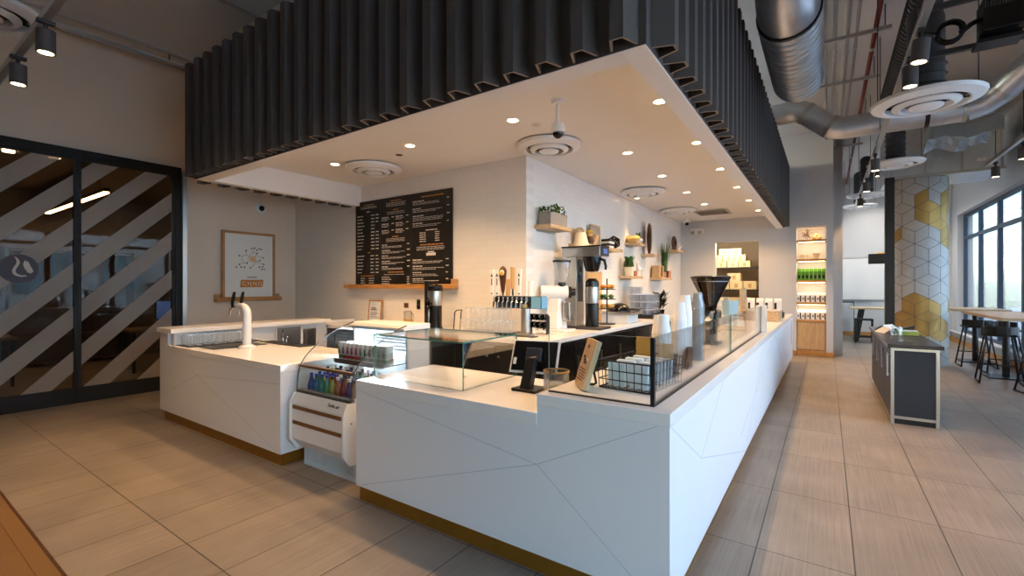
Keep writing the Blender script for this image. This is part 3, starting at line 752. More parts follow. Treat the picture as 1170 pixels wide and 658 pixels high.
bar(pr, c1+.05, c1+.5, z, .006); z -= .04
for k in range(6): bar(pr, c1, c1+R.uniform(.14,.24), z, .011); bar(pr, c1+.55, c1+.61, z, .011); z -= .032
# right column
bar(am, c2+.18, c2+.6, 2.765, .016); z = 2.71
for k in range(4):
    bar(pr, c2, c2+R.uniform(.16,.26), z, .013); bar(pr, c2+.66, c2+.71, z, .012)
    for q in range(2 if k != 2 else 3): bar(pr, c2, c2+R.uniform(.45,.66), z-.026-.02*q, .006)
    z -= .105
bar(pr, c2+.26, c2+.48, z, .014); z -= .035
for k in range(5): bar(pr, c2+.14, c2+.26, z, .011); bar(pr, c2+.44, c2+.52, z, .011); z -= .03
z -= .02; bar(am, c2+.15, c2+.6, z, .015); z -= .03
for k in range(3): bar(pr, c2+.08, c2+.62, z, .006); z -= .02
pr.box(c2+.27, c2+.45, YF-.0008, YF+.001, z-.065, z-.025); pr.box(c2+.3, c2+.42, YF-.0008, YF+.001, z-.02, z-.005); z -= .12
for k in range(4):
    bar(pr, c2, c2+R.uniform(.16,.24), z, .013); bar(pr, c2+.64, c2+.69, z, .012)
    for q in range(2): bar(pr, c2, c2+R.uniform(.45,.66), z-.026-.02*q, .006)
    z -= .09
pr.build('white_lettering', M['chalk'], t, True)['kind'] = 'stuff'; am.build('amber_lettering', M['amberprint'], t, True)['kind'] = 'stuff'; rl.build('column_rule', M['galvdark'], t, True)

# ------------------------------------------------------------------ framed poster on its ledge
t = thing('picture_shelf', 'oak picture ledge under the framed poster on the left wall', 'wall ledge', (XL,3.86,1.26))
MB().box(XL,XL+.1,3.33,4.38,1.255,1.285).build('ledge_board', M['oak'], t, True, .003)
MB().box(XL+.09,XL+.102,3.33,4.38,1.255,1.32).build('front_lip', M['oak'], t, True, .002)
w = MB(); w.box(XL,XL+.02,3.33,4.38,1.285,1.37); w.build('back_rail', M['oak'], t, True, .002)
t = thing('framed_poster', 'oak framed white poster of a molecule diagram with an orange lettered plate', 'poster', (XL+.05,3.855,1.287))
PX = XL+.055
w = MB(); y0, y1, z0, z1 = 3.43,4.28,1.287,2.40
w.box(PX-.02,PX+.012,y0,y0+.04,z0,z1).box(PX-.02,PX+.012,y1-.04,y1,z0,z1).box(PX-.02,PX+.012,y0+.04,y1-.04,z0,z0+.04).box(PX-.02,PX+.012,y0+.04,y1-.04,z1-.04,z1)
w.build('frame', M['oak'], t, True, .002)
MB().box(PX-.015,PX,y0+.04,y1-.04,z0+.04,z1-.04).build('print', M['paper'], t, True)
def pp(a, b): return (3.43+.85*(a-78)/(470-78), 2.40-1.11*(b-62)/(575-62))
dots = [(248,205),(290,187),(310,182),(328,197),(330,222),(198,246),(200,312),(213,332),(236,332),(253,302),(280,336),(352,276),(378,254),(380,305),(372,324),(349,328),(366,345),(386,344),(345,186),(362,188),(178,333)]
for a, b in dots:
    y, z = pp(a, b); MB().lathe([(0,0),(.013,0),(.013,.0012),(0,.0012)], (PX,y,z), 10, rot=Ry(PI/2)).build('atom_dot', M['ink'], t, True)
w = MB()
for (a, b), (c, d) in (((198,246),(222,250)),((222,250),(248,235)),((248,235),(270,250)),((270,250),(262,290)),((262,290),(236,298)),((236,298),(218,275)),((218,275),(222,250)),((236,298),(200,312)),((248,235),(248,205)),((270,250),(300,215)),((300,215),(330,222)),((300,215),(310,182)),((262,290),(253,302)),((300,268),(270,250)),((300,268),(318,290)),((318,290),(300,318)),((300,318),(280,336)),((318,290),(345,296)),((345,296),(380,305)),((318,240),(352,248)),((352,248),(378,254)),((352,276),(318,290)),((330,222),(318,240)),((318,240),(300,268))):
    p, q = Vector(pp(a,b)), Vector(pp(c,d)); dr = (q-p).normalized(); nn = Vector((-dr.y,dr.x))*.0022
    w.prism([tuple(p-nn),tuple(q-nn),tuple(q+nn),tuple(p+nn)], 'x', PX, PX+.0008)
w.build('bond_lines', M['galvdark'], t, True)
y, z = pp(300,268); MB().lathe([(0,0),(.05,0),(.05,.001),(0,.001)], (PX,y,z), 24, rot=Ry(PI/2)).build('orange_core', mat('peach', rgb(232,190,140), .7), t, True)
w = MB(); w.prism([pp(210,430),pp(378,428),pp(372,484),pp(204,486)], 'x', PX, PX+.001); w.build('orange_plate', M['orange'], t, True)
yy, zz = pp(291,457)
for k_, ch in enumerate('CHNO'): text('plate_letter', ch, .085, (PX+.0015, pp(232+40*k_,457)[0], zz), RPX, M['paper'], t)
w = MB()
for a in (246,286,326,366):
    y, z = pp(a, 472); w.box(PX+.001,PX+.002,y-.006,y+.006,z-.012,z+.008)
w.build('plate_subscripts', M['paper'], t, True)
w = MB(); y, z = pp(258,407)
for k in range(6): w.box(PX,PX+.001,y+k*.026,y+k*.026+.018,z-.01,z+.006)
w.build('small_caption', M['ink'], t, True)

# ------------------------------------------------------------------ things on the left counter
t = thing('drip_mat', 'black rubber mat under the rows of glasses on the left counter', 'mat', (-5.6,2.5,.845))
MB().box(-5.94,-5.6,2.1,2.86,.846,.852).build('mat', M['black'], t, True, .002)
def tumbler_mesh(r, h):
    w = MB(); w.lathe([(0,.004),(r*.78,.004),(r*.82,.0),(r*.99,h*.94),(r,h),(r*.965,h+.0005)], (0,0,0), 16, mis=[1,1,0,1,1]); return w
tb = tumbler_mesh(.036,.11).build('drinking_glass', [M['tumbler'], M['rim']]); n = 0
for r in range(3):
    for k in range(8):
        o = tb if n == 0 else tb.copy()
        if n: COL.objects.link(o)
        n += 1; o.location = (-5.89+r*.085+.02*(k%2)*0, 2.16+k*.086, .852)
        tag(o, 'clear tumbler on the black mat, %s row from the ledge, %s from the front' % (ordw(r+1), ordw(k+1)), 'glass', 'tumblers on the black mat')
t = thing('drip_tray', 'dark slotted drip tray sunk in the left counter under the tap tower', 'drip tray', (-5.3,2.4,.845))
MB().box(-5.55,-5.2,2.17,2.72,.846,.85).build('tray', M['galvdark'], t, True)
w = MB()
for k in range(16): w.box(-5.53,-5.22,2.19+k*.032,2.2+k*.032,.85,.854)
w.build('grid', M['steel'], t, True)
t = thing('tap_tower', 'white bent-pipe tap tower with two black handles on the left counter', 'tap tower', (-5.105,2.45,.846))
MB().lathe([(.0,0),(.085,0),(.085,.012),(.055,.03),(.045,.035)], (0,0,0), 28).build('base_flange', M['white'], t)
pts = [(0,0,.02),(0,0,.34)]+[(-.09+.09*math.cos(a),0,.34+.09*math.sin(a)) for a in (.35,.7,1.05,1.4,1.57)]+[(-.17,0,.43)]
MB().tube(pts, .042, 24).build('column', M['white'], t)
for k, dy in enumerate((-.045,.045)):
    w = MB(); w.tube([(-.165,dy*.6,.43),(-.215,dy,.42),(-.26,dy,.395),(-.28,dy,.33)], [.016,.017,.014,.011], 12)
    f = w.build('faucet', M['chrome'], t)
    MB().tube([(-.225,dy,.425),(-.225,dy,.47),(-.2,dy,.53),(-.178,dy,.59)], [.01,.016,.018,.013], 12).build('handle', M['blackgloss'], f)
t = thing('bar_sink', 'black rimmed bar sink at the back of the left counter', 'sink', (-5.2,2.85,.845))
MB().box(-5.5,-4.65,2.78,2.93,.846,.853).build('sink_rim', M['black'], t, True, .002)
MB().tube([(-5.2,2.9,.85),(-5.2,2.9,.93),(-5.17,2.88,.955),(-5.09,2.83,.955),(-5.07,2.82,.93)], .011, 10).build('faucet', M['chrome'], t, True)
MB().tube([(-5.13,2.9,.85),(-5.13,2.9,.9),(-5.1,2.89,.92)], .008, 8).build('tap_lever', M['chrome'], t, True)

# ------------------------------------------------------------------ things on the menu wall counter
t = thing('framed_notice', 'small framed white notice leaning on the tiled wall behind the drinks case', 'notice', (-5.72,4.62,BZ))
q = Rx(-.1)
def at(mb, c, d, mi=0): return mb.cb(q @ Vector(c), d, mi, q)
w = MB(); at(w,(-.14,0,.17),(.02,.02,.34)); at(w,(.14,0,.17),(.02,.02,.34)); at(w,(0,0,.01),(.26,.02,.02)); at(w,(0,0,.33),(.26,.02,.02)); w.build('frame', M['oakx'], t)
at(MB(),(0,.0,.17),(.26,.01,.30)).build('sheet', mat('cool paper', rgb(222,228,236), .7), t)
w = MB()
for k, (wd, z, h) in enumerate(((.12,.215,.014),(.14,.19,.014),(.15,.15,.007),(.17,.13,.007),(.13,.11,.007),(.18,.08,.007))): at(w,(-.1+wd/2,-.0055,z),(wd,.001,h))
w.build('notice_print', M['ink'], t)
w = MB(); w.lathe([(.03,-.0005),(.033,-.001),(.033,0)], (0,0,0), 20, rot=Rx(PI/2)); 
w.v = [tuple(q @ (Vector(v)+Vector((-.05,-.006,.27)))) for v in w.v]; w.build('round_mark', M['galvdark'], t)
o = tag(MB().box(-5.13,-5.04,4.678,4.685,1.185,1.255).build('socket_plate', M['darkwood']), 'small brown switch plate on the tile between notice and jug', 'switch plate')
t = thing('wall_socket', 'dark upright socket plate on the tile above the grey jug', 'socket', (-4.83,4.685,1.24))
MB().box(-.035,.035,-.008,0,-.07,.07).build('plate', M['galvdark'], t, False, .002)
for z in (-.035,.035): MB().box(-.02,.02,-.011,-.008,z-.02,z+.02).build('outlet', M['blackgloss'], t)
t = thing('measuring_jug', 'grey measuring jug with handle behind the drinks case', 'jug', (-4.8,4.45,BZ))
MB().lathe([(0,0),(.055,0),(.06,.2),(.062,.205),(.055,.205),(.05,.01),(0,.01)], (0,0,0), 20).build('jug_body', mat('frosted plastic', rgb(186,176,166), .35), t)
MB().tube([(.055,0,.18),(.105,0,.17),(.105,0,.06),(.055,0,.05)], .009, 8).build('handle', M['smoke'], t)
MB().lathe([(.0585,.03),(.0615,.1)], (0,0,0), 20).build('amber_band', mat('amber juice', rgb(190,160,90), .3), t)
# airpot
t = thing('airpot', 'tall black and steel coffee dispenser with side tap before the menu board', 'coffee dispenser', (-4.2,4.36,BZ))
MB().lathe([(0,0),(.10,0),(.10,.03),(.092,.035),(.092,.30),(0,.30)], (0,0,0), 28).build('lower_body', M['blackgloss'], t)
MB().lathe([(.092,.30),(.094,.31),(.094,.48),(.092,.49),(0,.49)], (0,0,0), 28).build('steel_band', M['steel'], t)
w = MB(); w.lathe([(.097,.49),(.10,.50),(.10,.545),(.08,.57),(0,.57)], (0,0,0), 28); w.build('lid', M['blackgloss'], t)
w = MB(); w.tube([(-.05,-.02,.57),(-.05,-.02,.61),(.05,-.02,.61),(.05,-.02,.57)], .012, 8); w.build('carry_handle', M['black'], t)
w = MB(); w.box(-.15,-.085,-.045,.045,.0,.62); w.build('back_post', M['black'], t, False, .01)
w = MB(); w.box(-.04,.04,-.13,-.085,.3,.34); w.tube([(0,-.11,.34),(-.01,-.12,.4)], .014, 8); w.tube([(0,-.12,.31),(0,-.13,.26)], .012, 8); w.build('tap', M['blackgloss'], t, False)
MB().box(-.012,.012,-.112,-.106,.06,.26).build('gauge_glass', M['chrome'], t)
# glasses before the wall, two tiers
t = thing('glass_mat', 'dark mat under the two tiers of glasses beside the beer tap', 'mat', (-3.5,4.4,BZ))
MB().box(-3.76,-3.0,4.28,4.62,BZ+.001,BZ+.006).build('mat', M['black'], t, True)
mug = MB(); mug.lathe([(0,.004),(.034,.004),(.036,0),(.0385,.132),(.039,.14),(.0375,.1405)], (0,0,0), 16, mis=[1,1,0,1,1])
mg = mug.build('beer_glass', [M['tumbler'], M['rim']]); n = 0
for tier in range(2):
    for r in range(3 - tier):
        for k in range(8 - tier):
            o = mg if n == 0 else mg.copy()
            if n: COL.objects.link(o)
            n += 1; o.location = (-3.70+k*.09+.045*tier, 4.33+r*.095+.047*tier, BZ+.0065+.1415*tier)
            tag(o, 'clear beer glass in the %s tier beside the tap, %s row, %s from left' % (('lower','upper')[tier], ordw(r+1), ordw(k+1)), 'glass', 'beer glasses in two tiers')
# tray slab under upper tier stays out: glasses rest rim on rim
t = thing('glass_arch', 'thin black wire handle of a glass carrier left of the beer glasses', 'wire carrier', (-3.86,4.4,BZ))
MB().tube([(0,-.06,0),(.02,-.06,.22),(.04,-.05,.25),(.04,.05,.25),(.02,.06,.22),(0,.06,0)], .007, 8).build('wire', M['blackgloss'], t)
# beer tap tower
t = thing('beer_tower', 'steel T-shaped beer tap tower with six tall handles on the back counter', 'beer tap', (-2.80,4.36,BZ))
MB().lathe([(0,0),(.10,0),(.10,.012),(.065,.02),(.054,.03),(.054,.30)], (0,0,0), 28).build('column', M['steel'], t)
MB().box(-.375,.24,-.065,.065,.30,.44).build('tap_head', mat('dark mirrored steel', rgb(92,96,96), .12, .9, var=.45, vs=14), t, False, .01)
MB().box(.115,.235,-.069,-.0655,.305,.435).build('blue_label', M['bluebox'], t)
MB().box(.2405,.245,-.06,.06,.305,.435).build('blue_end_label', M['bluebox'], t)
MB().box(.0,.06,-.069,-.0655,.31,.35).build('yellow_label', mat('yellow label', rgb(206,180,60), .5), t)
for k in range(8):
    x = -.35+k*.062
    w = MB(); w.tube([(x,-.065,.385),(x,-.115,.385),(x,-.135,.36),(x,-.14,.31)], [.013,.013,.011,.009], 10); w.lathe([(.014,0),(.014,.03),(.01,.035)], (x,-.115,.395), 10)
    w.build('faucet', M['chrome'], t)
def white_handle(x):
    h = MB(); h.prism([(-.018,.445),(.018,.445),(.022,.60),(.025,.66),(.030,.70),(.026,.74),(-.026,.74),(-.030,.70),(-.025,.66),(-.022,.60)], 'y', -.124, -.098)
    h.v = [(v[0]+x, v[1], v[2]) for v in h.v]
    o = h.build('white_handle', M['white'], t, False, .005)
    w = MB(); w.prism([(x-.016,.66),(x+.016,.66),(x,.70)], 'y', -.1255, -.124); w.box(x-.006,x+.006,-.1255,-.124,.56,.64); w.box(x-.010,x+.010,-.1255,-.124,.46,.475); w.build('handle_mark', M['galvdark'], o)
for x in (-.385,-.31,-.01): white_handle(x)
w = MB(); w.lathe([(.010,.445),(.013,.47),(.024,.50),(.036,.58),(.05,.70),(.052,.73),(.034,.76),(.0,.785)], (-.235,-.112,0), 18)
w.v = [(v[0], -.112+(v[1]+.112)*.45, v[2]) for v in w.v]
o = w.build('brown_handle', M['darkwood'], t)
MB().lathe([(0,0),(.034,0),(.03,.004),(0,.004)], (-.235,-.1335,.705), 18, rot=Rx(PI/2)).build('cream_badge', M['cream'], o)
MB().lathe([(0,0),(.02,0),(.018,.003),(0,.003)], (-.233,-.1378,.695), 14, rot=Rx(PI/2)).build('yellow_badge', mat('badge yellow', rgb(232,176,30), .5), o)
MB().box(-.19,-.14,-.122,-.1,.445,.63).build('short_wood_handle', M['oakz'], t, False, .006)
w = MB(); w.tube([(-.1,-.112,.445),(-.1,-.112,.52)], .010, 10); o = w.build('handle_stem', M['black'], t)
MB().prism([(-.124,.52),(-.076,.52),(-.07,.76),(-.126,.77)], 'y', -.126, -.1).build('tall_wood_handle', M['oakz'], o, False, .006)
w = MB(); w.lathe([(0,.44),(.03,.44),(.026,.61),(0,.61)], (.075,-.02,0), 18); w.build('white_tumbler_handle', M['white'], t)
MB().box(-.24,.22,-.2,-.09,.001,.012).build('drip_tray', M['galvdark'], t)
# mugs lying in two tiers right of the column
mm = None; n = 0
for r in range(2):
    for k in range(3):
        lab = 'dark chrome-rimmed mug right of the beer tap column, %s tier, %s from the left' % (('lower','upper')[r], ordw(k+1))
        loc = (-2.82+k*.074, 4.56, BZ+.11+r*.09)
        if mm is None:
            mm = thing('stacked_mug', lab, 'mug', loc, 0, 'dark mugs beside the beer tap')
            MB().lathe([(0,0),(.034,0),(.036,.09),(.033,.09),(.03,.01),(0,.01)], (0,.045,0), 18, rot=Rx(PI/2)).build('mug_body', M['blackgloss'], mm)
            MB().lathe([(.033,0),(.036,.002),(.0365,.0),(.036,-.006)], (0,-.045,0), 18, rot=Rx(PI/2)).build('mug_rim', M['chrome'], mm)
            MB().lathe([(0,0),(.018,0),(.018,.006),(0,.006)], (0,.03,0), 12, rot=Rx(PI/2)).build('mug_centre', M['white'], mm)
        else: dup(mm, loc, 0, lab, 'dark mugs beside the beer tap')
t = thing('mug_stand', 'small black wire stand carrying the two tiers of dark mugs', 'stand', (-2.746,4.56,BZ))
w = MB()
for zz_ in (.07,.1605): w.box(-.115,.115,-.04,.04,zz_,zz_+.003)
for sx in (-.118,.115): w.box(sx,sx+.003,-.04,.04,0,.21)
w.build('stand_frame', M['black'], t)
# white grinder
t = thing('coffee_grinder', 'tall white shop coffee grinder with clear funnel hopper and black lid', 'grinder', (-2.80,5.06,BZ), 0)
# front of grinder faces the aisle (+X); in view the head runs left to right
w = MB(); vs = []
for z, a, b in ((.02,.125,.10),(.08,.115,.095),(.30,.075,.075),(.40,.07,.07)):
    vs.append([(-b,-a,z),(b,-a,z),(b,a,z),(-b,a,z)])
V = [v for r in vs for v in r]; F = [(3,2,1,0),(12,13,14,15)]
for i in range(3):
    for j in range(4): F.append((i*4+j, i*4+(j+1)%4, i*4+4+(j+1)%4, i*4+4+j))
w.add(V, F); w.build('pedestal', M['white'], t, False, .015)
MB().box(-.16,.2,-.15,.15,0,.02).build('base_tray', M['white'], t, False, .006)
MB().lathe([(0,-.19),(.085,-.19),(.085,.14),(.07,.15),(0,.15)], (0,0,.475), 28, rot=Rz(.64) @ Ry(PI/2)).build('motor_head', M['white'], t)
MB().lathe([(.05,.15),(.07,.155),(.07,.19),(.045,.2),(.045,.24),(0,.24)], (0,0,.475), 24, rot=Rz(.64) @ Ry(PI/2)).build('burr_knob', M['blackgloss'], t)
MB().lathe([(.03,.53),(.04,.56),(.10,.72),(.11,.85),(.107,.85),(.097,.72),(.035,.56)], (.06,.045,0), 24).build('hopper', M['tumbler'], t)
MB().lathe([(.115,.85),(.115,.872),(0,.872)], (.06,.045,0), 24).lathe([(0,.849),(.115,.85)], (.06,.045,0), 24).build('hopper_lid', M['black'], t)
MB().lathe([(0,.53),(.05,.53),(.05,.60),(0,.60)], (.06,.045,0), 18).build('hopper_throat', M['blackgloss'], t)
w = MB(); w.box(.09,.19,.0,.1,.12,.36); w.build('dosing_chute', M['steel'], t, False, .01)
MB().prism([(-.035,-.02),(.035,-.02),(0,.035)], 'y', -.0895, -.0875).build('red_mark', M['red'], t).location = (-.06,-.0,.455)
w = MB(); w.tube([(-.14,-.11,.0),(-.16,-.13,.05),(-.12,-.16,.09),(-.07,-.17,.06),(-.09,-.15,.02)], .012, 8); w.v=[(v[0],v[1],max(v[2],.001)) for v in w.v]; w.build('power_cord', M['black'], t)
# batch brewer
t = thing('coffee_brewer', 'tall steel batch coffee brewer with black basket beside the white grinder', 'coffee brewer', (-2.68,5.50,BZ), 0)
MB().box(-.16,.0,-.12,.12,.03,.93).build('column', M['steel'], t, False, .008)
hd = MB().box(-.20,.34,-.14,.14,.93,1.05).build('brew_head', M['steel'], t, False, .006)
MB().box(-.205,.345,-.145,.145,1.05,1.068).build('black_lid', M['black'], hd, False, .003)
MB().box(.34,.348,-.13,.13,.935,1.045).build('control_panel', M['charcoal'], hd)
MB().box(.348,.35,-.05,.07,.965,1.025).build('display', M['screen'], hd)
MB().lathe([(.07,.74),(.085,.75),(.115,.86),(.12,.93),(0,.93)], (.17,0,0), 24).lathe([(0,.73),(.07,.74)], (.17,0,0), 24).build('brew_basket', M['blackgloss'], t)
MB().tube([(.28,0,.9),(.34,0,.88),(.36,0,.80),(.355,0,.76)], [.02,.02,.017,.014], 10).build('basket_handle', M['black'], t)
MB().box(-.2,.36,-.17,.17,0,.03).build('base_tray', M['galvdark'], t, False, .006)
w = MB(); 
for x0,x1,z0,z1 in ((-.0,.01,.35,.9),): w.box(x0,x1,-.06,.06,z0,z1)
w.build('front_plate', M['blackgloss'], t)
w = MB(); w.box(.01,.014,-.03,.03,.74,.8); w.box(.01,.014,-.04,.04,.6,.7); w.build('switches', M['charcoal'], t)
t = thing('airpot', 'black airpot with steel band on the tray of the batch brewer', 'coffee dispenser', (-2.51,5.50,BZ+.031))
MB().lathe([(0,0),(.085,0),(.085,.3),(0,.3)], (0,0,0), 24).build('lower_body', M['blackgloss'], t)
MB().lathe([(.086,.3),(.088,.31),(.088,.5),(.086,.51),(0,.51)], (0,0,0), 24).build('steel_band', M['steel'], t)
MB().lathe([(.088,.51),(.085,.58),(.05,.62),(0,.62)], (0,0,0), 24).build('lid', M['blackgloss'], t)
t = thing('filter_stack', 'cream stack of paper coffee filters on top of the batch brewer', 'coffee filters', (-2.66,5.48,BZ+1.069))
w = MB()
for k in range(5): w.lathe([(.0,.002),(.115-.004*k,.0),(.065,.15),(0,.15)], (0,0,k*.008), 24)
w.build('filters', M['cream'], t)
# tan panel, jars and press behind the brewer
t = thing('cutting_board', 'tall tan board leaning against the shelf wall behind the coffee brewer', 'board', (-2.93,6.6,BZ))
MB().box(-.06,-.035,-.28,.28,.0,.78).build('board', M['tan'], t, False, .006)
MB().box(-.034,-.03,-.25,.25,.03,.75).build('board_face', M['kraft'], t)
t = thing('pastry_stand', 'tiered black stand with orange and brown pastries behind the brewer', 'pastry stand', (-2.62,6.25,BZ))
w = MB(); w.tube([(0,0,0),(0,0,.66)], .01, 8)
for z in (.005,.22,.36,.5): w.lathe([(0,z),(.12,z),(.125,z+.012),(0,z+.01)], (0,0,0), 22)
w.build('stand', M['black'], t)
tier_c = [(.23,(214,160,80)),(.37,(90,120,60)),(.51,(222,140,50))]
for z, c in tier_c:
    pm = mat('pastry', rgb(*c), .6, var=.3, vs=40)
    for k in range(5):
        a = 2*PI*k/5+z*3
        o = MB().ball((0,0,.034), .036, 10, 8, sc=(1,1,.85)).build('pastry', pm); o.location = (-2.62+.072*math.cos(a), 6.25+.072*math.sin(a), BZ+z)
        tag(o, '%s small pastry on the %s tier of the black stand, %s round the rim' % (('golden','green','orange')[[.23,.37,.51].index(z)], ('lowest','middle','top')[[.23,.37,.51].index(z)], ordw(k+1)), 'pastry', 'pastries on the black stand')
t = thing('panini_press', 'steel press with black dome lid on the back counter past the brewer', 'press', (-2.62,6.72,BZ))
MB().box(-.2,.22,-.22,.22,.0,.13).build('press_base', M['white'], t, False, .01)
MB().box(-.22,.28,-.24,.24,.13,.17).build('plate', M['steel'], t, False, .006)
MB().box(.2,.34,-.2,.2,.2,.225).build('front_rail', M['galvdark'], t, False, .006)
for sy in (-.19,.19): MB().box(.2,.23,sy-.01,sy+.01,.17,.2).build('rail_bracket', M['galvdark'], t)
MB().ball((0,0,.17), .17, 20, 12, sc=(1,1.1,.75)).build('dome_lid', M['blackgloss'], t)
# rack of smoky glasses
t = thing('glass_rack', 'black slotted rack full of smoky glasses on the shelf wall counter', 'glass rack', (-2.66,8.0,BZ))
w = MB(); w.box(-.25,.25,-.32,.32,0,.02)
for y in (-.32,.31): w.box(-.25,.25,y,y+.01,.02,.07)
for x in (-.25,.24): w.box(x,x+.01,-.31,.31,.02,.07)
w.build('tray', M['black'], t, False)
sg = MB(); sg.lathe([(0,.004),(.033,.004),(.035,0),(.042,.123),(.043,.13),(.041,.1305)], (0,0,0), 12, mis=[1,1,0,1,1])
so = sg.build('smoky_glass', [M['smoke'], M['rim']]); n = 0
for tier in range(4):
    for r in range(4 if tier < 3 else 2):
        for k in range(6 if tier < 3 else 3):
            o = so if n == 0 else so.copy()
            if n: COL.objects.link(o)
            n += 1; o.location = (-2.82+r*.105, 8.0-.245+k*.098, BZ+.021+tier*.1315)
            tag(o, 'smoky glass in the black rack, %s tier, %s row from wall, %s from near end' % (ordw(tier+1), ordw(r+1), ordw(k+1)), 'glass', 'smoky glasses in the black rack')
# dark leafy plant
def leaf_plant(parent, n, r, h, m, seed, lw=.03, ll=.1, z0=0):
    R = random.Random(seed); mb = MB()
    for k in range(n):
        a = R.uniform(0,2*PI); e = R.uniform(.1,1.35); rr = r*R.uniform(.3,1); c = Vector((rr*math.cos(a)*math.cos(e*.6), rr*math.sin(a)*math.cos(e*.6), z0+h*R.uniform(.15,1)))
        d = Vector((math.cos(a)*math.cos(e), math.sin(a)*math.cos(e), math.sin(e))).normalized(); s_ = d.cross(Vector((0,0,1)))
        s_ = s_.normalized() if s_.length > .01 else Vector((1,0,0)); u = s_.cross(d); L = ll*R.uniform(.7,1.2); W = lw*R.uniform(.7,1.2)
        mb.add([c-d*L*.5, c-s_*W*.5+u*W*.15, c+d*L*.5-u*W*.2, c+s_*W*.5+u*W*.15, c+u*W*.05], [(0,4,1),(1,4,2),(2,4,3),(3,4,0)], 0)
    return mb.build('foliage', m, parent)
t = thing('potted_plant', 'dark glossy leafy plant in a small black pot behind the paper cups', 'plant', (-2.55,8.58,BZ))
MB().lathe([(0,0),(.06,0),(.08,.12),(.07,.12),(0,.11)], (0,0,0), 18).build('pot', M['blackgloss'], t)
leaf_plant(t, 60, .16, .3, M['leafdark'], 5, .08, .16, .12)

# ------------------------------------------------------------------ things on the front counter
t = thing('point_of_sale_tablet', 'tablet till on a black stand, white-edged, turned away on the low countertop', 'tablet till', (-1.55,2.45,.846), 0)
MB().box(-.09,.09,-.07,.09,0,.016).build('stand_base', M['black'], t, False, .006)
w = MB(); w.prism([(-.06,.016),(-.0,.016),(.075,.20),(.055,.22),(.02,.2)], 'x', -.035, .035); w.build('stand_arm', M['black'], t, False, .006)
q = Rz(.25) @ Rx(-.5)
def tb_(c, d, nm, m, bev=.004, par=None):
    o = MB().cb((0,0,0), d, 0).build(nm, m, par or t, False, bev)
    o.matrix_local = Matrix.Translation(Vector((0,.07,.205)) + q @ Vector(c)) @ q.to_4x4(); return o
bk = tb_((0,0,0), (.29,.014,.2), 'tablet_back', M['blackgloss'])
tb_((0,.0085,0), (.318,.006,.226), 'white_edge', M['white'])
tb_((0,.0112,0), (.27,.001,.18), 'screen_glass', M['blackgloss'], 0)
tb_((-.125,-.009,-.04), (.02,.006,.045), 'card_slot', M['white'], .002)
tb_((0,-.02,0), (.1,.03,.09), 'mount_plate', M['charcoal'])
t = thing('tip_jar', 'dark glass jar with gold rim behind the step up to the raised countertop', 'jar', (-1.325,2.40,.846), 0)
MB().lathe([(0,0),(.07,0),(.078,.02),(.075,.15),(.07,.15),(.066,.015),(0,.012)], (0,0,0), 24).build('jar_body', M['smoke'], t)
MB().lathe([(.07,.148),(.078,.148),(.078,.156),(.07,.156),(.07,.148)], (0,0,0), 24).build('gold_rim', mat('gold rim', rgb(190,150,70), .3, .8), t)
MB().lathe([(0,.013),(.055,.013),(.05,.05),(.02,.07),(0,.06)], (0,0,0), 12).build('jar_contents', mat('banknote paper', rgb(170,170,140), .8, var=.3, vs=60), t)
# sign block with menu print
t = thing('counter_sign', 'pale wooden sign block with printed lines leaning back on the raised countertop', 'sign', (-1.115,2.29,.945), 0)
q = Rz(-.9) @ Rx(-.30)
def sg_(c, d, nm, m, par=None, bev=0):
    o = MB().cb((0,0,0), d).build(nm, m, par or t, False, bev); o.matrix_local = Matrix.Translation(Vector((0,0,.004))+q @ Vector(c)) @ q.to_4x4(); return o
sg_((0,.0,.135), (.19,.03,.27), 'sign_face', M['oakz'], None, .002)
sg_((0,.0165,.135), (.188,.004,.268), 'green_back', mat('pale green acrylic', rgb(150,186,160), .2), None)
w = MB()
for k, (x0,x1,z,h) in enumerate(((-.03,.0,.225,.02),(-.06,-.01,.165,.016),(-.04,.02,.15,.016),(-.03,.03,.135,.012),(-.07,.05,.10,.006),(-.07,.06,.085,.006),(-.07,.05,.07,.006),(-.07,.06,.055,.006),(-.07,.04,.04,.006))):
    w.box(x0,x1,-.0158,-.0151,z-h/2,z+h/2)
o = w.build('printed_lines', M['ink'], t); o.matrix_local = Matrix.Translation((0,0,.004)) @ q.to_4x4()
o = MB().box(-.004,.05,-.0158,-.0151,.15,.162).build('white_mark', M['white'], t); o.matrix_local = Matrix.Translation((0,0,.004)) @ q.to_4x4()
w = MB(); w.tube([(.05,.05,.12),(.06,.075,.02),(.04,.085,.008),(.0,.08,.008)], .007, 8); w.build('rear_prop', M['black'], t)
# wire basket
t = thing('wire_basket', 'black wire basket of napkin packs on the raised countertop corner', 'basket', (-.868,2.56,.945), 0)
w = MB(); bx0,bx1,by0,by1,bz = -.145,.145,-.21,.21,.15
bq = Rz(-.12)
def bp(x, y, z): return tuple(bq @ Vector((x*(1+.35*z), y*(1+.25*z), z)))
for z in (.004,.05,.1,.15):
    w.tube([bp(bx0,by0,z),bp(bx1,by0,z),bp(bx1,by1,z),bp(bx0,by1,z),bp(bx0,by0,z)], .0032 if z > .004 and z < .15 else .0045, 6)
for k in range(8):
    x = bx0+(bx1-bx0)*k/7; w.tube([bp(x,by0,.15),bp(x,by0,.004),bp(x,by1,.004),bp(x,by1,.15)], .0026, 5)
for k in range(11):
    y = by0+(by1-by0)*k/10; w.tube([bp(bx0,y,.15),bp(bx0,y,.004),bp(bx1,y,.004),bp(bx1,y,.15)], .0026, 5)
w.build('wire_body', M['black'], t)
w = MB(); w.tube([bp(-.05,by1,.15),bp(-.05,by1+.0,.2),bp(.05,by1,.2),bp(.05,by1,.15)], .004, 6); w.build('handle', M['copper'], t)
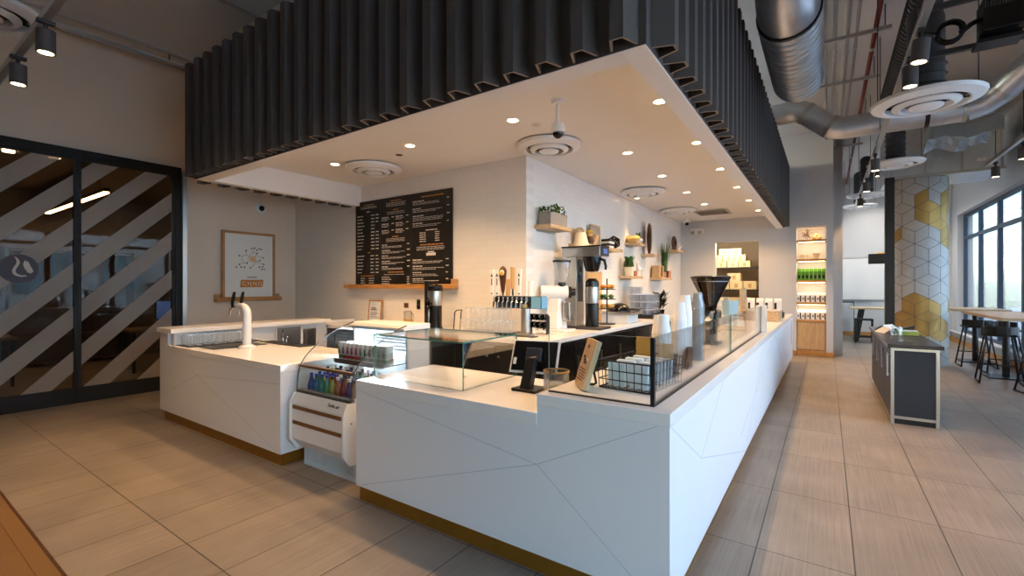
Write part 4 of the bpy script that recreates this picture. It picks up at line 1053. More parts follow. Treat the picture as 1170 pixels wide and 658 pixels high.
for k in range(8):
    o = MB().box(-.055,.055,-.017,.017,0,.13).build('napkin_pack', M['bluebox'] if k == 99 else mat('napkin white', rgb(214,226,234), .7, var=.06, vs=40), None, False, .008)
    px, py = (.065 if k % 2 else -.065), -.15+(k//2)*.1
    p = bq @ Vector((px, py, 0)); o.location = (-.868+p.x, 2.56+p.y, .953); o.rotation_euler = (0,0,-.12+(k%3-1)*.05)
    tag(o, 'white napkin pack in the wire basket, %s pair from the front, %s side' % (ordw(k//2+1), ('left','right')[k%2]), 'napkins', 'napkin packs in the wire basket')
for k, (x, y, c, h, r) in enumerate(((-.07,.185,(196,140,60),.24,.1),(.06,.19,(232,214,170),.21,-.25))):
    p = bq @ Vector((x,y,0)); o = MB().box(-.05,.05,-.004,.004,0,h).build('kraft_envelope', mat('kraft', rgb(*c), .8, var=.1), None, False, .001)
    o.location = (-.868+p.x, 2.56+p.y, .953); o.rotation_euler = (-.05,0,-.12+r); tag(o, ('amber' if k == 0 else 'cream')+' paper bag standing at the back of the wire basket', 'paper bag')
# paper cup stacks
cm = MB(); cm.lathe([(.029,.0),(.043,.112),(.0445,.114),(.0445,.117),(.0428,.117),(.0284,.002),(0,.002)], (0,0,0), 22)
cp = None
def cup_stack(x, y, n, lab, m, grp, r=1.0, step=.0115, kind='paper_cup', cat='cup'):
    global cp
    for k in range(n):
        if cp is None: o = cm.build(kind, m); cp = {m.name: o}
        elif m.name not in cp: o = cm.build(kind, m); cp[m.name] = o
        else: o = cp[m.name].copy(); COL.objects.link(o)
        o.name = kind
        o.rotation_euler = (PI,0,0); o.scale = (r,r,r); o.location = (x, y, .9455+.117*r+k*step)
        tag(o, '%s, %s from bottom' % (lab, ordw(k+1)), cat, grp)
cup_stack(-.83, 2.86, 24, 'white upside-down paper cup in the stack nearest the basket', M['cup'], 'paper cups in the nearest stack')
cup_stack(-.90, 2.99, 23, 'white upside-down paper cup in the half-hidden stack behind the nearest', M['cup'], 'paper cups in the half-hidden stack', .96)
cup_stack(-.83, 3.24, 29, 'white upside-down paper cup in the middle stack along the glass', M['cup'], 'paper cups in the middle stack', 1.05)
cup_stack(-.84, 3.43, 33, 'white upside-down paper cup in the tallest stack along the glass', M['cup'], 'paper cups in the tallest stack', 1.05)
M['clearcup'] = glassmat('clear plastic cup', (.93,.94,.95,1), 1.2, body=.28, bodycol=rgb(222,226,230))
cup_stack(-.80, 3.64, 33, 'clear plastic cup in the upside-down stack next to the paper cups', M['clearcup'], 'clear cups in the near stack', 1.05, .012, 'plastic_cup')
cup_stack(-.90, 3.74, 30, 'clear plastic cup in the upside-down stack behind the first clear stack', M['clearcup'], 'clear cups in the rear stack', 1.05, .012, 'plastic_cup')
# dark sleeve holders round the stack feet
for x, y, lab in ((-.83,2.86,'brown open-sided cup holder round the foot of the stack nearest the basket'),(-.83,3.24,'brown open-sided cup holder round the foot of the middle cup stack')):
    t = thing('cup_holder', lab, 'cup holder', (x,y,.945))
    for sx in (-1,1): MB().box(sx*.064-.006,sx*.064+.006,-.066,.066,0,.14).build('side_board', M['darkwood'], t, False, .002)
    MB().box(-.058,.058,.055,.066,0,.14).build('back_board', M['darkwood'], t, False, .002)
# espresso grinder with big black hopper
M['hopper'] = glassmat('smoked hopper', (.16,.12,.1,1), 1.6, body=.35, bodycol=rgb(40,28,22))
t = thing('espresso_grinder', 'black espresso grinder with wide smoked funnel hopper on the raised countertop', 'grinder', (-.93,4.75,.945))
MB().box(-.09,.09,-.12,.12,0,.02).build('foot', M['blackgloss'], t, False, .006)
w = MB(); w.box(-.05,.05,.0,.09,.02,.24); w.build('stand_column', M['black'], t, False, .01)
MB().box(-.085,.085,-.12,.11,.22,.33).build('body', M['blackgloss'], t, False, .025)
MB().lathe([(0,0),(.05,0),(.055,.02),(0,.03)], (0,-.12,.28), 20, rot=Rx(PI/2)).build('steel_dial', M['chrome'], t)
w = MB(); w.tube([(0,-.02,.21),(0,-.06,.17),(0,-.14,.16)], [.03,.03,.016], 12); w.build('portafilter_fork', M['steel'], t)
MB().lathe([(.05,.33),(.06,.36),(.06,.38),(.175,.62),(.178,.63),(.17,.63),(.055,.385)], (0,0,0), 28).build('hopper', M['hopper'], t)
MB().lathe([(0,.385),(.056,.386),(.12,.51),(0,.53)], (0,0,0), 20).build('coffee_beans', mat('coffee beans', rgb(50,30,20), .5, var=.4, vs=120, bump=.6, bs=90), t)
MB().lathe([(0,.628),(.182,.63),(.185,.645),(.16,.655),(0,.655)], (0,0,0), 28).build('hopper_lid', M['blackgloss'], t)
MB().lathe([(.15,.595),(.1655,.598),(.1655,.612)], (0,0,0), 28).build('silver_band', M['alu'], t)
# display unit and packs near the far end of the counter
t = thing('counter_display', 'small wooden display shelf at the far end of the white counter', 'display shelf', (-.9,8.6,.945))
w = MB(); w.box(-.28,.28,-.3,.3,0,.16); w.build('lower_box', M['palewood'], t, False, .004)
MB().box(-.28,-.255,-.3,.3,.16,.52).build('back_board', M['palewood'], t)
MB().prism([(-.28,.16),(-.255,.16),(-.255,.52),(-.28,.52)], 'y', .28, .3).build('end_board', M['palewood'], t)
for k in range(4):
    t = thing('coffee_bag', 'white and black coffee bag on the wooden counter display, %s from the left' % ordw(k+1), 'coffee bag', (-1.02+k*.125,8.42,1.106), 0, 'coffee bags on the counter display')
    MB().prism([(-.035,0),(.035,0),(.03,.16),(.004,.2),(-.004,.2),(-.03,.16)], 'x', -.05, .05).build('bag', M['whitematte'], t, False, .004)
    MB().box(-.048,-.014,-.0358,-.034,.03,.13).build('black_panel', M['ink'], t)
t = thing('magazine_box', 'dark box of red and black packets on the far end of the counter', 'box', (-.75,9.4,.945))
MB().box(-.13,.13,-.12,.12,0,.1).build('box', M['blackgloss'], t, False, .003)
for k in range(4): MB().box(-.11+k*.055,-.065+k*.055,-.1,.1,.1,.13).build('packet', M['red'] if k % 2 else M['cream'], t)
t = thing('prep_cart', 'white topped cart with dark trestle legs behind the counter by the doorway', 'cart', (-1.75,9.8,0))
MB().box(-.4,.4,-.3,.3,.86,.92).build('cart_top', M['white'], t, False, .004)
for sx in (-.34,.34):
    MB().tube([(sx,-.26,0),(sx,-.2,.86)], .02, 8).build('leg', M['black'], t); MB().tube([(sx,.26,0),(sx,.2,.86)], .02, 8).build('leg', M['black'], t)
MB().box(-.36,.36,-.28,.28,.22,.24).build('low_shelf', M['black'], t)
t = thing('acrylic_bin', 'clear blue-tinted bin standing on the white cart behind the counter', 'bin', (-1.55,9.75,.921))
w = MB(); w.lathe([(0,0),(.13,0),(.15,.3),(.145,.3),(.125,.01),(0,.01)], (0,0,0), 4); w.build('bin', mat('pale blue acrylic', rgb(150,190,214), .25, var=.05), t)
t = thing('steel_canister', 'steel canister on the white cart behind the counter', 'canister', (-1.98,9.72,.921))
MB().lathe([(0,0),(.07,0),(.07,.26),(.06,.28),(0,.29)], (0,0,0), 20).build('canister_body', M['steel'], t)
MB().lathe([(0,.29),(.02,.29),(.02,.32),(0,.32)], (0,0,0), 12).build('lid_knob', M['black'], t)
# ------------------------------------------------------------------ floating shelves on the shelf wall
WX = -3.0
shelf = {}
for key, y0, y1, z, lab in (('a',4.86,5.42,2.26,'pale wood floating shelf with the grey planter, nearest the corner'),('b',5.78,7.26,2.10,'long pale wood floating shelf above the coffee brewer'),
        ('c',7.95,8.37,2.28,'pale wood floating shelf under the bright wall spot'),('d',8.84,9.12,2.125,'short wooden floating shelf with the dark oval disc'),
        ('e',7.66,8.27,1.68,'lower wooden floating shelf with the white potted plant'),('f',9.35,10.17,1.68,'lower wooden floating shelf with the tall grass plant'),('g',10.55,11.2,2.325,'farthest wooden floating shelf with the round sculpture')):
    t = thing('floating_shelf', lab, 'shelf', (WX,(y0+y1)/2,z)); L = y1-y0
    MB().box(0,.24,-L/2,L/2,-.045,0).build('shelf_board', M['palewood'], t, False, .003)
    MB().box(0,.02,-L*.4,L*.4,-.07,-.045).build('bracket', M['alu'], t)
    shelf[key] = z
# a
t = thing('trough_planter', 'grey concrete trough planter full of small green leaves', 'planter', (-2.87,5.12,2.261))
w = MB(); w.box(-.085,.085,-.22,-.2,0,.16).box(-.085,.085,.2,.22,0,.16).box(-.085,-.07,-.2,.2,0,.16).box(.07,.085,-.2,.2,0,.16).box(-.07,.07,-.2,.2,0,.13)
w.build('trough', M['concrete'], t, False, .003)
R = random.Random(11); mb = MB()
for k in range(190):
    y = R.uniform(-.23,.23); x = R.uniform(-.1,.1); z = .13+R.uniform(.0,.13)*(1-(y/.4)**2)
    c = Vector((x,y,z)); a = R.uniform(0,6.28); e = R.uniform(0,1.2); d = Vector((math.cos(a)*math.cos(e),math.sin(a)*math.cos(e),math.sin(e))); s_ = d.cross(Vector((0,0,1))).normalized(); L, W = .05, .034
    mb.add([c-d*L*.5, c-s_*W*.5, c+d*L*.5, c+s_*W*.5], [(0,1,2,3)])
mb.build('foliage', M['leaf'], t)
# b
t = thing('wooden_disc', 'round brown wooden disc standing on the long shelf', 'ornament', (-2.9,5.94,2.101))
MB().lathe([(0,-.02),(.12,-.02),(.12,.02),(0,.02)], (0,0,.12), 26, rot=Ry(PI/2)).build('disc', M['oakz'], t); MB().lathe([(.09,.0205),(.1,.0205)], (0,0,.12), 26, rot=Ry(PI/2)).build('ring_line', M['darkwood'], t)
t = thing('carved_figure', 'small yellow-capped carved wooden figure on the long shelf', 'figurine', (-2.86,6.17,2.101))
MB().lathe([(0,0),(.06,0),(.07,.05),(.045,.12),(0,.12)], (0,0,0), 16).build('figure_body', M['darkwood'], t)
MB().ball((0,0,.15), .05, 14, 10).build('figure_head', M['kraft'], t)
MB().lathe([(.07,.175),(.055,.19),(.04,.215),(0,.22)], (0,0,0), 16).build('yellow_cap', mat('cap yellow', rgb(224,184,60), .5), t)
t = thing('wooden_letter', 'leaning brown wooden wedge on the long shelf beside the grey board', 'ornament', (-2.86,6.36,2.101))
MB().prism([(-.12,0),(-.02,0),(.1,.16),(.0,.17)], 'x', -.03, .03).build('wedge', M['oakz'], t, False, .003)
t = thing('slate_board', 'grey board with pale wooden edge standing on the long shelf', 'board', (-2.93,6.52,2.101))
MB().box(-.02,.0,-.16,.16,0,.33).build('board_face', M['concrete'], t, False, .003); MB().box(-.021,.012,.16,.185,0,.335).build('wood_edge', M['palewood'], t, False, .002); MB().box(.0,.012,-.16,.16,.31,.335).build('wood_edge', M['palewood'], t)
t = thing('striped_books', 'stack of two black and white boxes on the long shelf', 'boxes', (-2.87,6.87,2.101))
for k in range(4): MB().box(-.07,.07,-.09,.09,k*.035,k*.035+.0345).build('striped_layer', M['ink'] if k % 2 else M['whitematte'], t, False, .003)
t = thing('wire_orb', 'black openwork faceted ball on the long shelf', 'ornament', (-2.87,7.12,2.104))
bm = bmesh.new(); bmesh.ops.create_icosphere(bm, subdivisions=1, radius=.105); w = MB()
w.lathe([(0,.0),(.05,.0),(.05,.006),(0,.006)], (0,0,0), 14)
for e in bm.edges: w.tube([e.verts[0].co+Vector((0,0,.108)), e.verts[1].co+Vector((0,0,.108))], .011, 6)
bm.free(); w.build('orb_frame', M['blackgloss'], t)
# c
t = thing('amber_geode', 'glowing pale amber stone bowl on the shelf under the wall spot', 'bowl', (-2.88,8.06,2.281))
MB().lathe([(0,0),(.07,0),(.13,.07),(.11,.12),(.09,.10),(0,.03)], (0,0,0), 12).build('bowl', mat('amber stone', rgb(236,196,120), .4, var=.2), t)
t = thing('small_potted_plant', 'small round-leaved plant in a white bowl on the shelf under the wall spot', 'plant', (-2.88,8.32,2.281))
MB().lathe([(0,0),(.05,0),(.09,.06),(.085,.09),(.07,.09),(0,.08)], (0,0,0), 20).build('pot', M['white'], t); leaf_plant(t, 60, .07, .11, M['leaf'], 8, .03, .06, .08)
# d
t = thing('oval_disc', 'dark oval wooden disc standing on the short shelf', 'ornament', (-2.88,8.98,2.126))
MB().lathe([(0,-.02),(.24,-.02),(.26,0),(.24,.02),(0,.02)], (0,0,.31), 30, rot=Rz(.5) @ Ry(PI/2) @ Matrix.Diagonal(Vector((1.18,.72,1))).to_3x3()).build('disc', M['darkwood'], t)
MB().lathe([(.2,.022),(.255,.012),(.255,.004)], (0,0,.31), 30, rot=Rz(.5) @ Ry(PI/2) @ Matrix.Diagonal(Vector((1.18,.72,1))).to_3x3()).build('pale_rim', M['palewood'], t)
# e
t = thing('leafy_pot_plant', 'bushy green plant in a ribbed white pot on the lower shelf', 'plant', (-2.84,7.75,1.681))
MB().lathe([(0,0),(.075,0),(.09,.15),(.08,.15),(0,.13)], (0,0,0), 20).build('pot', M['cream'], t); leaf_plant(t, 130, .1, .2, M['leaf'], 9, .05, .085, .12)
t = thing('wooden_house', 'small brown wooden house with open front on the lower shelf', 'ornament', (-2.935,8.0,1.681))
w = MB(); w.box(-.06,.06,-.12,-.1,0,.24).box(-.06,.06,.1,.12,0,.24).box(-.06,-.05,-.1,.1,0,.24); w.build('house_wall', M['oakz'], t)
w = MB(); w.prism([(-.15,.22),(0,.42),(.15,.22),(.12,.22),(0,.38),(-.12,.22)], 'x', -.07, .07); w.build('house_roof', M['darkwood'], t); t.scale = (.8,.8,.8)
t = thing('white_horse', 'white horse-shaped ornament standing beside the wooden house', 'ornament', (-2.81,8.17,1.681))
w = MB(); w.tube([(0,-.11,.17),(0,-.05,.19),(0,.05,.185),(0,.1,.19)], [.035,.055,.05,.04], 12); w.tube([(0,-.09,.2),(0,-.13,.28),(0,-.14,.33)], [.045,.035,.028], 10); w.tube([(0,-.13,.335),(0,-.18,.32),(0,-.21,.29)], [.03,.024,.016], 10); w.tube([(0,.12,.2),(0,.15,.14),(0,.15,.07)], [.012,.016,.006], 8)
for y in (-.08,.09):
    for x in (-.03,.03): w.tube([(x,y,.17),(x,y+.01,.09),(x,y,.0)], [.025,.015,.016], 8)
for x in (-.015,.015): w.tube([(x,-.125,.35),(x,-.12,.385)], [.01,.003], 6)
w.build('horse_body', M['whitematte'], t); t.scale = (.66,.66,.75)
t = thing('copper_cup', 'small copper cup between the plant and the house', 'cup', (-2.795,7.93,1.681)); MB().lathe([(0,0),(.035,0),(.04,.09),(.036,.09),(.03,.008),(0,.008)], (0,0,0), 16).build('cup_body', M['copper'], t)
# f
t = thing('wood_block', 'square block of split wood on the lower grass-plant shelf', 'ornament', (-2.88,9.53,1.681)); MB().box(-.08,.08,-.15,.15,0,.24).build('block', M['oakz'], t, False, .006); MB().box(.0805,.082,-.06,.06,.02,.22).build('bark_strip', M['darkwood'], t)
t = thing('tall_grass_plant', 'tall spiky green grass in a black pot on the lower shelf', 'plant', (-2.86,9.93,1.681))
MB().lathe([(0,0),(.07,0),(.09,.14),(.08,.14),(0,.12)], (0,0,0), 18).build('pot', M['blackgloss'], t)
R = random.Random(4); mb = MB()
for k in range(110):
    a = R.uniform(0,6.28); r0 = R.uniform(0,.06); r1 = r0+R.uniform(.03,.2)*(.45 if math.cos(a) < 0 else 1); h = R.uniform(.35,.68); b0 = Vector((r0*math.cos(a),r0*math.sin(a),.12)); b2 = Vector((r1*math.cos(a),r1*math.sin(a),.12+h)); b1 = Vector((r0*1.4*math.cos(a),r0*1.4*math.sin(a),.12+h*.55)); s_ = Vector((-math.sin(a),math.cos(a),0))*.008
    mb.add([b0-s_,b0+s_,b1+s_,b1-s_,b2], [(0,1,2,3),(3,2,4)])
mb.build('blades', M['grassgreen'], t)
for k, (y, h) in enumerate(((9.745,.12),(10.1,.15))):
    t = thing('copper_cup', ('copper cup left of the tall grass plant','copper tumbler right of the tall grass plant')[k], 'cup', (-2.82,y,1.681)); MB().lathe([(0,0),(.05,0),(.055,h),(.05,h),(.045,.008),(0,.008)], (0,0,0), 16).build('cup_body', M['copper'], t)
# g
t = thing('ring_sculpture', 'dark coiled ring sculpture on the farthest shelf', 'ornament', (-2.87,10.72,2.335))
w = MB(); w.lathe([(0,0),(.06,0),(.06,.02),(0,.02)], (0,0,0), 16)
w.tube([(0,.13*math.cos(2*PI*k/24),.15+.13*math.sin(2*PI*k/24)) for k in range(25)], .028, 8); w.tube([(.02,.075*math.cos(2*PI*k/20),.15+.075*math.sin(2*PI*k/20)) for k in range(21)], .02, 8); w.build('rings', M['darkwood'], t)
t = thing('white_coral', 'spiky white coral ornament on the farthest shelf', 'ornament', (-2.86,11.06,2.326))
R = random.Random(6); w = MB(); w.lathe([(0,0),(.05,0),(.03,.06),(0,.07)], (0,0,0), 12)
for k in range(22):
    a = R.uniform(0,6.28); e = R.uniform(.2,1.5); L = R.uniform(.08,.15); w.tube([(0,0,.05),(L*.6*math.cos(a)*math.cos(e),L*.6*math.sin(a)*math.cos(e),.05+L*.6*math.sin(e)),(L*.9*math.cos(a+.2)*math.cos(e),L*math.sin(a+.2)*math.cos(e),.05+L*math.sin(e))], [.014,.01,.004], 6)
w.build('branches', M['whitematte'], t)

# ------------------------------------------------------------------ display niche
NX0, NX1, NY = -.55, -.015, 11.8
nz = [.775, 1.15, 1.63, 2.085, 2.505]
for i, z in enumerate(nz[1:]):
    t = thing('niche_shelf', ('lit wooden niche shelf holding the upper white coffee bags','lit wooden niche shelf holding the green bags','lit wooden niche shelf holding the cream bowls','topmost lit wooden niche shelf holding the spiky ornament')[i], 'shelf', ((NX0+NX1)/2,NY,z))
    L = NX1-NX0
    MB().box(-L/2,L/2,0,.38,-.045,0).build('shelf_board', M['oakx'], t, False, .002)
    MB().box(-L/2+.03,L/2-.03,.03,.06,-.055,-.045).build('light_strip', M['lampstrip'], t)
for z in nz[1:]+[2.78]:
    l = bpy.data.lights.new('niche_lamp', 'AREA'); l.shape = 'RECTANGLE'; l.size = .46; l.size_y = .03; l.energy = 2.6; l.color = (1,.74,.46)
    o = bpy.data.objects.new('niche_lamp', l); COL.objects.link(o); o.location = ((NX0+NX1)/2, NY+.06, z-.06); o.rotation_euler = (.5,0,0)
t = thing('niche_cabinet', 'pale oak cupboard built into the bottom of the lit niche', 'cabinet', ((NX0+NX1)/2,NY,0))
MB().box(-.265,.265,.02,.38,.12,nz[0]).build('body', M['oakz'], t)
MB().box(-.25,.25,.0,.02,.14,.72).build('door', M['oakz'], t, False, .003); MB().box(-.265,.265,.0,.03,.0,.12).build('plinth', M['oakx'], t); MB().box(-.265,.265,-.01,.02,.73,nz[0]).build('top_edge', M['oakx'], t, False, .003)
bagn = {}
def bag_row(z, n, m, kind, lab, grp, rows=2, bw=.078, bh=.21, panel=True):
    first = None
    for r in range(rows):
        for k in range(n):
            loc = (NX0+.045+k*(.535-.09)/(n-1), NY+.07+r*.1, z+.001); lb = '%s, %s row, %s from left' % (lab, ('front','second','third')[r], ordw(k+1))
            if first is None:
                first = thing(kind, lb, 'bag', loc, 0, grp)
                MB().prism([(-.035,0),(.035,0),(.032,bh*.75),(.005,bh),(-.005,bh),(-.032,bh*.75)], 'x', -bw/2, bw/2).build('bag_body', m, first, False, .004)
                if panel: MB().box(bw*.18,bw*.46,-.0365,-.035,.01,bh*.7).build('black_panel', M['ink'], first); MB().box(-bw*.3,bw*.0,-.0365,-.0355,.06,.1).build('bag_print', M['galvdark'], first)
                else: MB().box(-bw*.3,bw*.3,-.0365,-.035,.04,.11).build('bag_print', M['ink'], first)
            else: dup(first, loc, 0, lb, grp)
bag_row(nz[0], 6, M['whitematte'], 'coffee_bag', 'white and black coffee bag on top of the niche cupboard', 'coffee bags on the niche cupboard')
bag_row(nz[1], 6, M['whitematte'], 'coffee_bag', 'white and black coffee bag on the lowest niche shelf', 'coffee bags on the lowest niche shelf')
bag_row(nz[2], 7, M['greenbag'], 'green_bag', 'bright green bag on the middle niche shelf', 'green bags in the niche', 2, .068, .25, False)
for k, (x, lab) in enumerate(((-.42,'cream ceramic cup on the left of the niche shelf above the green bags'),(-.2,'cream ceramic bowl on the right of the niche shelf above the green bags'))):
    t = thing('ceramic_bowl', lab, 'bowl', (x,NY+.15,nz[3]+.001)); MB().lathe([(0,0),(.05,0),(.07,.1+.03*k),(.062,.1+.03*k),(.045,.01),(0,.01)], (0,0,0), 18).build('bowl', M['cream'], t)
t = thing('spiky_ornament', 'spiky brown starburst ornament on the topmost niche shelf', 'ornament', (-.36,NY+.16,nz[4]+.001))
R = random.Random(2); w = MB(); w.ball((0,0,.13), .03, 10, 8)
for k in range(26):
    a = R.uniform(0,6.28); e = R.uniform(-1.2,1.5); L = .115; w.tube([(0,0,.13),(L*math.cos(a)*math.cos(e),L*math.sin(a)*math.cos(e),.13+L*math.sin(e))], [.008,.003], 5)
w.build('starburst', M['darkwood'], t)
t = thing('gold_ornament', 'pale gold stone cluster on the topmost niche shelf', 'ornament', (-.19,NY+.16,nz[4]+.001)); w = MB(); w.ball((-.04,0,.05), .05, 8, 6, sc=(1,1,1)); w.ball((.05,0,.045), .045, 8, 6); w.ball((0,.02,.1), .045, 8, 6); w.build('stones', M['kraft'], t)

# ------------------------------------------------------------------ store room behind the doorway
sr = mat('store room paint', rgb(176,160,140), .8, var=.03)
w = MB(); w.box(-3.15,.11,14.2,14.3,0,2.9); w.box(-3.15,-3.05,11.95,14.2,0,2.9); w.box(.01,.11,12.3,14.2,0,2.9)
struct(w.build('wall_store', sr)); struct(MB().box(-3.15,.11,11.95,14.3,2.75,2.9).build('ceiling_store', M['soffit']))
t = thing('storage_rack', 'wire storage rack of cream boxes seen through the doorway', 'rack', (-2.1,13.0,0))
for x in (-.8,.8):
    for y in (-.22,.22): MB().tube([(x,y,0),(x,y,2.35)], .015, 8).build('post', M['black'], t)
for z in (.25,.95,1.42,1.98):
    w = MB(); w.box(-.8,.8,-.24,-.225,z-.025,z).box(-.8,.8,.225,.24,z-.025,z)
    for k in range(33): w.box(-.8+k*.0499,-.797+k*.0499,-.225,.225,z-.006,z)
    w.build('wire_shelf', M['galvdark'], t)
bx = None
def carton(x, z, wd, h, lab):
    t = thing('cream_box', lab, 'box', (x,12.98,z), 0, 'cream boxes on the storage rack')
    MB().box(-wd/2,wd/2,-.16,.16,0,h).build('carton', M['card'], t, False, .004); MB().box(-wd*.12,wd*.12,-.1615,-.16,h*.2,h*.7).build('box_print', M['kraft'], t)
for r, n in enumerate((4,3,2)):
    for k in range(n): carton(-2.52+(.17*r)+k*.27, 1.981+r*.16, .255, .155, 'cream box in the pyramid on the top rack shelf, %s tier, %s from left' % (ordw(r+1), ordw(k+1)))
for k in range(4): carton(-2.52+k*.31, 1.421, .29, .21, 'cream printed box on the second rack shelf, bottom tier, %s from the left' % ordw(k+1))
carton(-1.95, 1.632, .3, .2, 'cream printed box standing alone on the upper tier of the second rack shelf')
for k in range(3): carton(-2.3+k*.34, .951, .3, .26, 'cream printed box on the third rack shelf, %s from the left' % ordw(k+1))
t = thing('store_table', 'white clothed table in the store room doorway with packets on it', 'table', (-1.95,12.35,0))
MB().box(-.5,.5,-.25,.25,.98,1.03).build('tabletop', M['white'], t, False, .006); MB().box(-.49,.49,-.245,-.235,.12,.98).build('front_cloth', M['whitematte'], t)
for x in (-.46,.46):
    for y in (-.2,.2): MB().box(x-.02,x+.02,y-.02,y+.02,0,.98).build('leg', M['black'], t)
R = random.Random(9)
for k in range(6):
    o = MB().box(-.06,.06,-.05,.05,0,.12+.04*(k%3)).build('white_packet', M['paper'] if k % 2 else mat('silver packet', rgb(190,196,204), .3, .3), None, False, .02)
    o.location = (-2.32+k*.145, 12.28+.03*(k%2), 1.031); o.rotation_euler = (0,0,R.uniform(-.3,.3)); tag(o, 'packet standing on the clothed store room table, %s from the left' % ordw(k+1), 'packet', 'packets on the store room table')
l = bpy.data.lights.new('store_lamp', 'POINT'); l.energy = 55; l.color = (1,.82,.6); l.shadow_soft_size = .08
o = bpy.data.objects.new('store_lamp', l); COL.objects.link(o); o.location = (-2.0,12.3,2.68)
t = thing('store_downlight', 'round ceiling light just inside the store room doorway', 'ceiling light', (-2.0,12.3,2.75)); MB().lathe([(0,-.01),(.07,-.01),(.08,0)], (0,0,0), 20).build('lens', M['lampwarm'], t)

# ------------------------------------------------------------------ black waste station
CX0, CX1, CY0, CY1, CH = .575, .975, 6.5, 9.1, .86
t = thing('waste_station', 'long black cabinet with steel edges and handles standing in the aisle', 'cabinet', ((CX0+CX1)/2,7.8,0))
w = MB(); w.box(CX0+.02,CX1-.02,CY0+.02,CY1-.02,.06,CH-.05); w.build('carcass', M['charcoal'], t, True)
MB().box(CX0+.03,CX1-.03,CY0+.03,CY1-.03,0,.06).build('plinth', M['black'], t, True)
MB().box(CX0-.03,CX1+.03,CY0-.03,CY1+.03,CH-.03,CH+.01).build('countertop', mat('dark brown stone', rgb(52,46,44), .3, var=.1), t, True, .003)
w = MB(); w.box(CX0,CX0+.03,CY0-.002,CY0+.02,0.0,CH-.03).box(CX1-.03,CX1,CY0-.002,CY0+.02,.0,CH-.03).box(CX0+.03,CX1-.03,CY0-.002,CY0+.02,CH-.06,CH-.03).box(CX0+.03,CX1-.03,CY0-.002,CY0+.02,.06,.09)
w.build('steel_edging', M['steel'], t, True, .002)
MB().box(CX0+.03,CX1-.03,CY0+.008,CY0+.02,.09,CH-.06).build('end_panel', M['charcoal'], t, True)
for k in range(4):
    y0 = CY0+.05+k*.63; d = MB().box(CX0,CX0+.02,y0,y0+.61,.08,CH-.06).build('door', M['charcoal'], t, True, .003)
    MB().box(CX0-.025,CX0-.01,y0+.06,y0+.075,.5,.76).build('handle', M['alu'], d, True, .003); MB().box(CX0-.012,CX0,y0+.06,y0+.075,.51,.53).box(CX0-.012,CX0,y0+.06,y0+.075,.73,.75).build('handle_stub', M['alu'], d, True)
MB().lathe([(0,0),(.1,0),(.1,.0015),(0,.0015)], (.775,6.9,CH+.01), 30).build('waste_hole', M['blackgloss'], t, True)
for k, (x, y, a, lab) in enumerate(((.68,8.05,.3,'open white leaflet on the left of the black cabinet top'),(.72,8.62,-.5,'folded white leaflet propped behind the glass on the black cabinet'))):
    o = MB().prism([(-.1,0),(0,.07),(.1,0),(.097,0),(0,.066),(-.097,0)], 'y', -.14, .14).build('leaflet', M['paper']); o.location = (x,y,CH+.011); o.rotation_euler = (0,0,a); tag(o, lab, 'leaflet')
t = thing('glass_jar', 'clear glass jar with green sprig on the black cabinet top', 'jar', (.73,7.62,CH+.011)); MB().lathe([(0,0),(.06,0),(.065,.1),(.05,.12),(.046,.12),(.058,.1),(.055,.008),(0,.008)], (0,0,0), 18).build('jar_body', M['tumbler'], t); leaf_plant(t, 14, .05, .08, M['greenbag'], 3, .02, .05, .01)
t = thing('napkin_holder', 'yellow-green slim box on the black cabinet top beside the jar', 'box', (.86,7.75,CH+.011)); MB().box(-.1,.1,-.05,.05,0,.05).build('box', mat('yellow green', rgb(190,190,90), .5), t, False, .004); MB().box(-.09,.09,-.04,.04,.05,.065).build('papers', M['paper'], t)
t = thing('black_scoop', 'black ribbed holder lying on the far part of the black cabinet top', 'holder', (.86,8.25,CH+.011)); MB().prism([(-.1,0),(.1,0),(.12,.1),(.02,.06)], 'y', -.05, .05).build('holder', M['blackgloss'], t, False, .01)

# black post with box, tiled column
t = thing('power_post', 'tall black square post with a side box rising behind the black cabinet', 'post', (.835,9.62,0))
MB().box(-.06,.06,-.06,.06,0,3.25).build('post_shaft', M['black'], t); MB().box(-.27,-.06,-.07,.07,1.87,2.03).build('side_box', M['black'], t, False, .004); MB().box(-.16,-.07,-.05,.05,2.03,2.05).build('amber_lamp', mat('amber lens', rgb(210,150,40), .3, emit=.6), t)
KX, KY, KR, KH = 1.47, 11.95, .445, 3.56
t = thing('tiled_column', 'thick round column clad in gold and pale diamond tiles behind the post', 'column', (KX,KY,0))
MB().lathe([(KR-.008,0),(KR-.008,KH)], (0,0,0), 64).build('grout_core', M['grout'], t)
s_ = .22; R = random.Random(21); w = MB(); circ = 2*PI*KR; ncol = 7; hw = circ/ncol; s_ = hw/math.sqrt(3); nrow = int(KH/(1.5*s_))+3
def cyl_pt(u, z): a = u/KR; return (KR*math.cos(a), KR*math.sin(a), min(max(z,0.002),KH-.002))
gold_hex = {}
